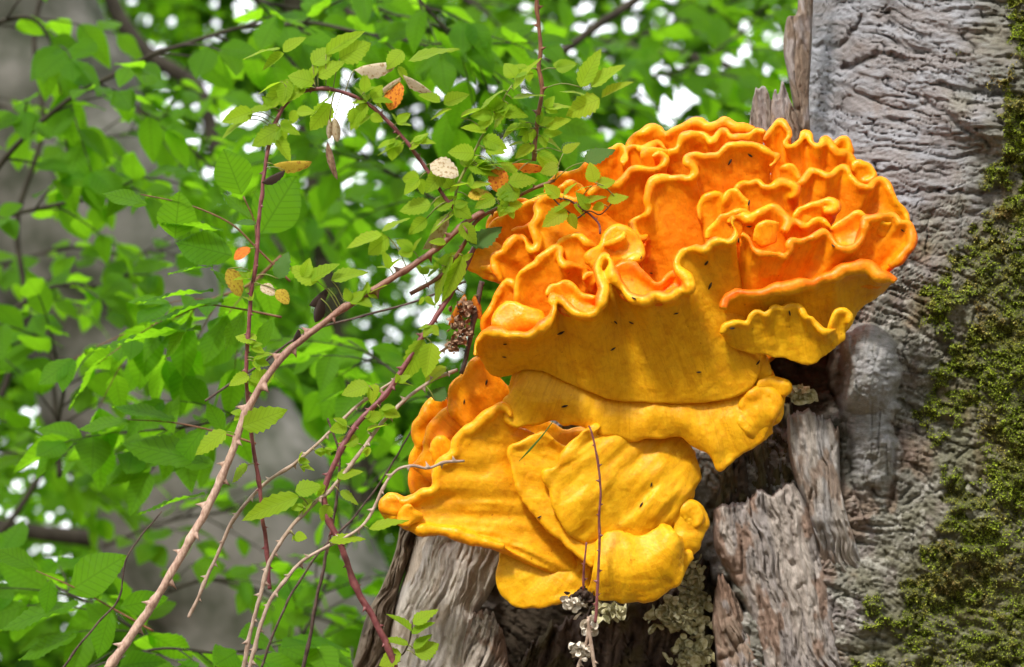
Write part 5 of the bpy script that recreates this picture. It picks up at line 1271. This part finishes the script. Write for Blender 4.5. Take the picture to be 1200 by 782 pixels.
for b, t, mat, kind, wd in (((415, 82), (457, 62), 'dead_pale', CURLED, 0.9), ((470, 91), (443, 100), 'dead_pale', CURLED, 0.7), ((472, 88), (509, 99), 'dead_pale', CURLED, 0.45), ((468, 96), (455, 128), 'dead_orange', BROAD, 0.8),
                            ((504, 192), (538, 202), 'dead_pale', BROAD, 1.15), ((583, 196), (585, 226), 'dead_orange', BROAD, 0.95), ((548, 230), (576, 225), 'dead_yellow', BROAD, 0.9), ((320, 193), (360, 179), 'dead_yellow', CURLED, 0.7),
                            ((267, 315), (284, 347), 'dead_yellow', BROAD, 0.7), ((293, 291), (273, 302), 'dead_orange', BROAD, 0.9), ((306, 334), (322, 344), 'dead_pale', BROAD, 1.0), ((324, 340), (339, 355), 'dead_yellow', BROAD, 1.0),
                            ((384, 338), (358, 352), 'dead_dark', CURLED, 1.0), ((376, 350), (366, 376), 'dead_dark', CURLED, 1.0), ((350, 386), (340, 402), 'dead_dark', CURLED, 1.0), ((334, 200), (306, 206), 'dead_dark', CURLED, 0.8),
                            ((392, 138), (396, 164), 'dead_pale', CURLED, 0.8), ((386, 140), (384, 162), 'dead_pale', CURLED, 0.7), ((384, 166), (398, 206), 'dead_brown', CURLED, 0.4), ((525, 252), (486, 284), 'dead_pale', CURLED, 0.5),
                            ((545, 345), (520, 376), 'dead_orange', CURLED, 0.7), ((556, 346), (566, 372), 'dead_orange', CURLED, 0.8), ((600, 192), (640, 186), 'dead_orange', CURLED, 0.4)):
    leaf_on(b, t, mat, kind, wd, 0.0, name='dead_leaf')

rgx = random.Random(5)
def trifoliate(root, st, n, lo, hi, size, spread=16):
    for k in range(n):
        i = int(len(st) * rgx.uniform(lo, hi)); q = st[min(i, len(st) - 1)]
        a = rgx.uniform(0, 2 * math.pi); r = rgx.uniform(6, spread)
        b = (q[0] + r * math.cos(a), q[1] - r * math.sin(a))
        for da in (-1.0, 0.0, 1.0):
            if rgx.random() < 0.2: continue
            L = size * rgx.uniform(0.7, 1.2) * (1.15 if da == 0 else 0.9)
            aa = a + da * rgx.uniform(0.7, 1.1)
            leaf_on(b, (b[0] + L * math.cos(aa), b[1] - L * math.sin(aa) * 0.75), wid=rgx.uniform(0.9, 1.3), own=root, pet=(da == 0))
ST = {r.name: st for r, st in CANES}
for root, n, lo, hi, size, sp_ in ((c_arch, 16, 0.62, 0.98, 24, 16), (c_arch, 6, 0.2, 0.6, 17, 12), (c_top, 9, 0.25, 1.0, 24, 26), (c_twig, 11, 0.1, 1.0, 26, 20), (c_knot, 9, 0.0, 0.95, 20, 14), (c_red, 6, 0.45, 1.0, 20, 14), (c_main, 6, 0.72, 0.98, 22, 18), (c_pale1, 4, 0.3, 0.9, 15, 10), (c_pale2, 4, 0.4, 0.95, 15, 10)):
    trifoliate(root, ST[root.name], n, lo, hi, size, sp_)

# grass blade caught under the shelf
gb = spline([(608, 541, 112), (622, 526, 114), (636, 510, 112), (648, 494, 106)], n=14)
gw = np.interp(np.linspace(0, 1, 14), [0, 0.3, 1], [0.3, 1.3, 0.5])
gt = np.stack([gb + np.stack([gw * 0.7, gw * 0.7, 0 * gw], 1), gb + np.array([0, 0, 0.8]), gb - np.stack([gw * 0.7, gw * 0.7, 0 * gw], 1)], 1).reshape(-1, 3)
blade = link('grass_blade', new_mesh('grass_blade', W(gt), grid_faces(14, 3)), M['bramble_leaf_dark'])
blade['label'] = 'single thin green grass blade lying across the lower fungus'; blade['category'] = 'grass blade'

# dry seed head: a lump of shrivelled brown scales
def crumple(centre, rad, n, size, seed, flat=0.5):
    rg = np.random.default_rng(seed); out = []
    for i in range(n):
        c = np.array(centre) + rg.normal(0, 1, 3) * np.array(rad) * 0.55
        d = nrm(rg.normal(0, 1, 3)); u = nrm(np.cross(d, rg.normal(0, 1, 3))); v = np.cross(d, u)
        s = size * rg.uniform(0.6, 1.4)
        a, b_ = np.meshgrid(np.linspace(-1, 1, 5), np.linspace(-1, 1, 5), indexing='ij')
        sq = np.maximum(np.abs(a), np.abs(b_)) / (np.sqrt(a * a + b_ * b_) + 1e-9); a, b_ = a * sq, b_ * sq
        rr = np.sqrt(a * a + b_ * b_)
        P = c + s * (a[..., None] * u + b_[..., None] * v * 0.8) + s * d * (flat * rr ** 2 + 0.4 * np.sin(a * rg.uniform(1, 3) + rg.uniform(0, 6)) * np.cos(b_ * rg.uniform(1, 3)))[..., None]
        out.append((P.reshape(-1, 3), grid_faces(5, 5)))
    return join(out)
def lump(name, label, cat, pieces, mat, root_at):
    root = thing(name, label, cat, W(np.array(root_at, float)))
    for pn, args, m in pieces:
        V, F = crumple(*args); part(pn, W(V), F, M[m], root)
    return root
lump('seed_head', 'shrivelled brown dry seed head hanging at the left of the fungus', 'seed head',
     [('scale_cluster', ((546, 362, 72), (13, 10, 8), 46, 4.2, 1), 'dead_brown'), ('scale_cluster', ((540, 388, 74), (11, 16, 8), 70, 3.6, 2), 'dead_brown'), ('scale_cluster', ((532, 402, 72), (6, 9, 6), 28, 3.0, 3), 'dead_brown')], 'dead_brown', (545, 350, 70))
lump('shrivelled_bracket', 'pale curled remnants of old fungus under the lower cluster', 'fungus',
     [('rim_piece', ((672, 708, 70), (13, 6, 6), 26, 5, 4), 'crust_white'), ('rim_piece', ((712, 716, 72), (16, 10, 8), 34, 6, 5), 'crust'), ('rim_piece', ((690, 732, 80), (10, 8, 6), 22, 5, 6), 'crust_white'), ('dark_piece', ((684, 698, 66), (14, 7, 7), 30, 5, 7), 'dead_dark')], 'crust', (695, 720, 60))
lump('crust_clump', 'small bright white crust clump at the bottom, on the thorny stem', 'fungus', [('crust_piece', ((681, 763, 100), (9, 9, 6), 40, 4.2, 8), 'crust_white')], 'crust_white', (681, 770, 96))
lump('lichen_crust', 'greenish pale crust covering the rotten wood right of the hollow', 'lichen',
     [('crust_piece', ((800, 722, -30), (26, 16, 8), 150, 6, 9), 'crust'), ('crust_piece', ((814, 684, -34), (14, 24, 8), 70, 6, 10), 'crust'), ('crust_piece', ((812, 764, -26), (20, 18, 8), 80, 7, 11), 'crust')], 'crust', (805, 760, -40))
lump('old_bracket', 'little dried greenish bracket wedged right of the big fungus', 'fungus', [('crust_piece', ((938, 462, 34), (13, 8, 6), 26, 8, 12), 'crust')], 'crust', (940, 470, 20))

# dark flecks stuck to the fungus: cast from the viewer's side onto the lobes
bpy.context.view_layer.update()
dg = bpy.context.evaluated_depsgraph_get()
def on_surface(x, y, z=220):
    o = W(np.array([x, y, z], float)); d = nrm(W(np.array([x, y, -300.0])) - o)
    hit, loc, nor, idx, ob, mx = scene.ray_cast(dg, Vector(o), Vector(d), distance=0.6)
    return (np.array(loc), np.array(nor), ob) if hit else None
fl = new_mesh('fleck', *tube_arrays(np.stack([np.linspace(-0.5, 0.5, 7), 0 * np.linspace(0, 1, 7), 0.06 * np.sin(np.linspace(0, 3, 7))], 1), 0.16 * np.sin(np.linspace(0.25, 2.9, 7)), 6))
fl.materials.append(M['fleck'])
for x, y, a, ln in ((855, 190, 65, 8), (879, 182, -40, 7), (657, 390, 20, 9), (592, 403, 30, 5), (591, 418, 0, 5), (743, 350, -30, 6), (740, 378, -20, 6), (721, 378, -35, 6), (792, 367, 5, 6), (828, 308, 60, 9), (832, 335, 70, 9), (878, 265, 25, 6), (866, 282, 80, 6),
                    (877, 238, 70, 7), (925, 367, -70, 7), (858, 384, -20, 7), (888, 425, 45, 7), (819, 436, 0, 6), (662, 476, 20, 8), (718, 409, 25, 7), (977, 288, -15, 6), (1058, 270, -30, 5), (752, 592, 60, 7), (763, 568, 80, 6), (632, 606, 30, 6), (570, 448, 75, 7), (751, 302, 60, 4), (763, 320, -10, 4), (544, 471, 80, 6)):
    h = on_surface(x, y)
    if h is None or h[2] is None or h[2].parent is None or h[2].parent.name not in (upper.name, lower.name): continue
    loc, nor, ob = h
    ax = RGT * math.cos(math.radians(a)) + UPV * math.sin(math.radians(a)); ax = nrm(ax - nor * np.dot(ax, nor)); s = ln * 0.0008
    yv = np.cross(nor, ax); p = loc + nor * 0.0006 - np.array(ob.parent.location)
    o = bpy.data.objects.new('dark_fleck', fl); COL.objects.link(o); o.parent = ob.parent
    o.matrix_local = Matrix(((ax[0] * s, yv[0] * s, nor[0] * s, p[0]), (ax[1] * s, yv[1] * s, nor[1] * s, p[1]), (ax[2] * s, yv[2] * s, nor[2] * s, p[2]), (0, 0, 0, 1)))
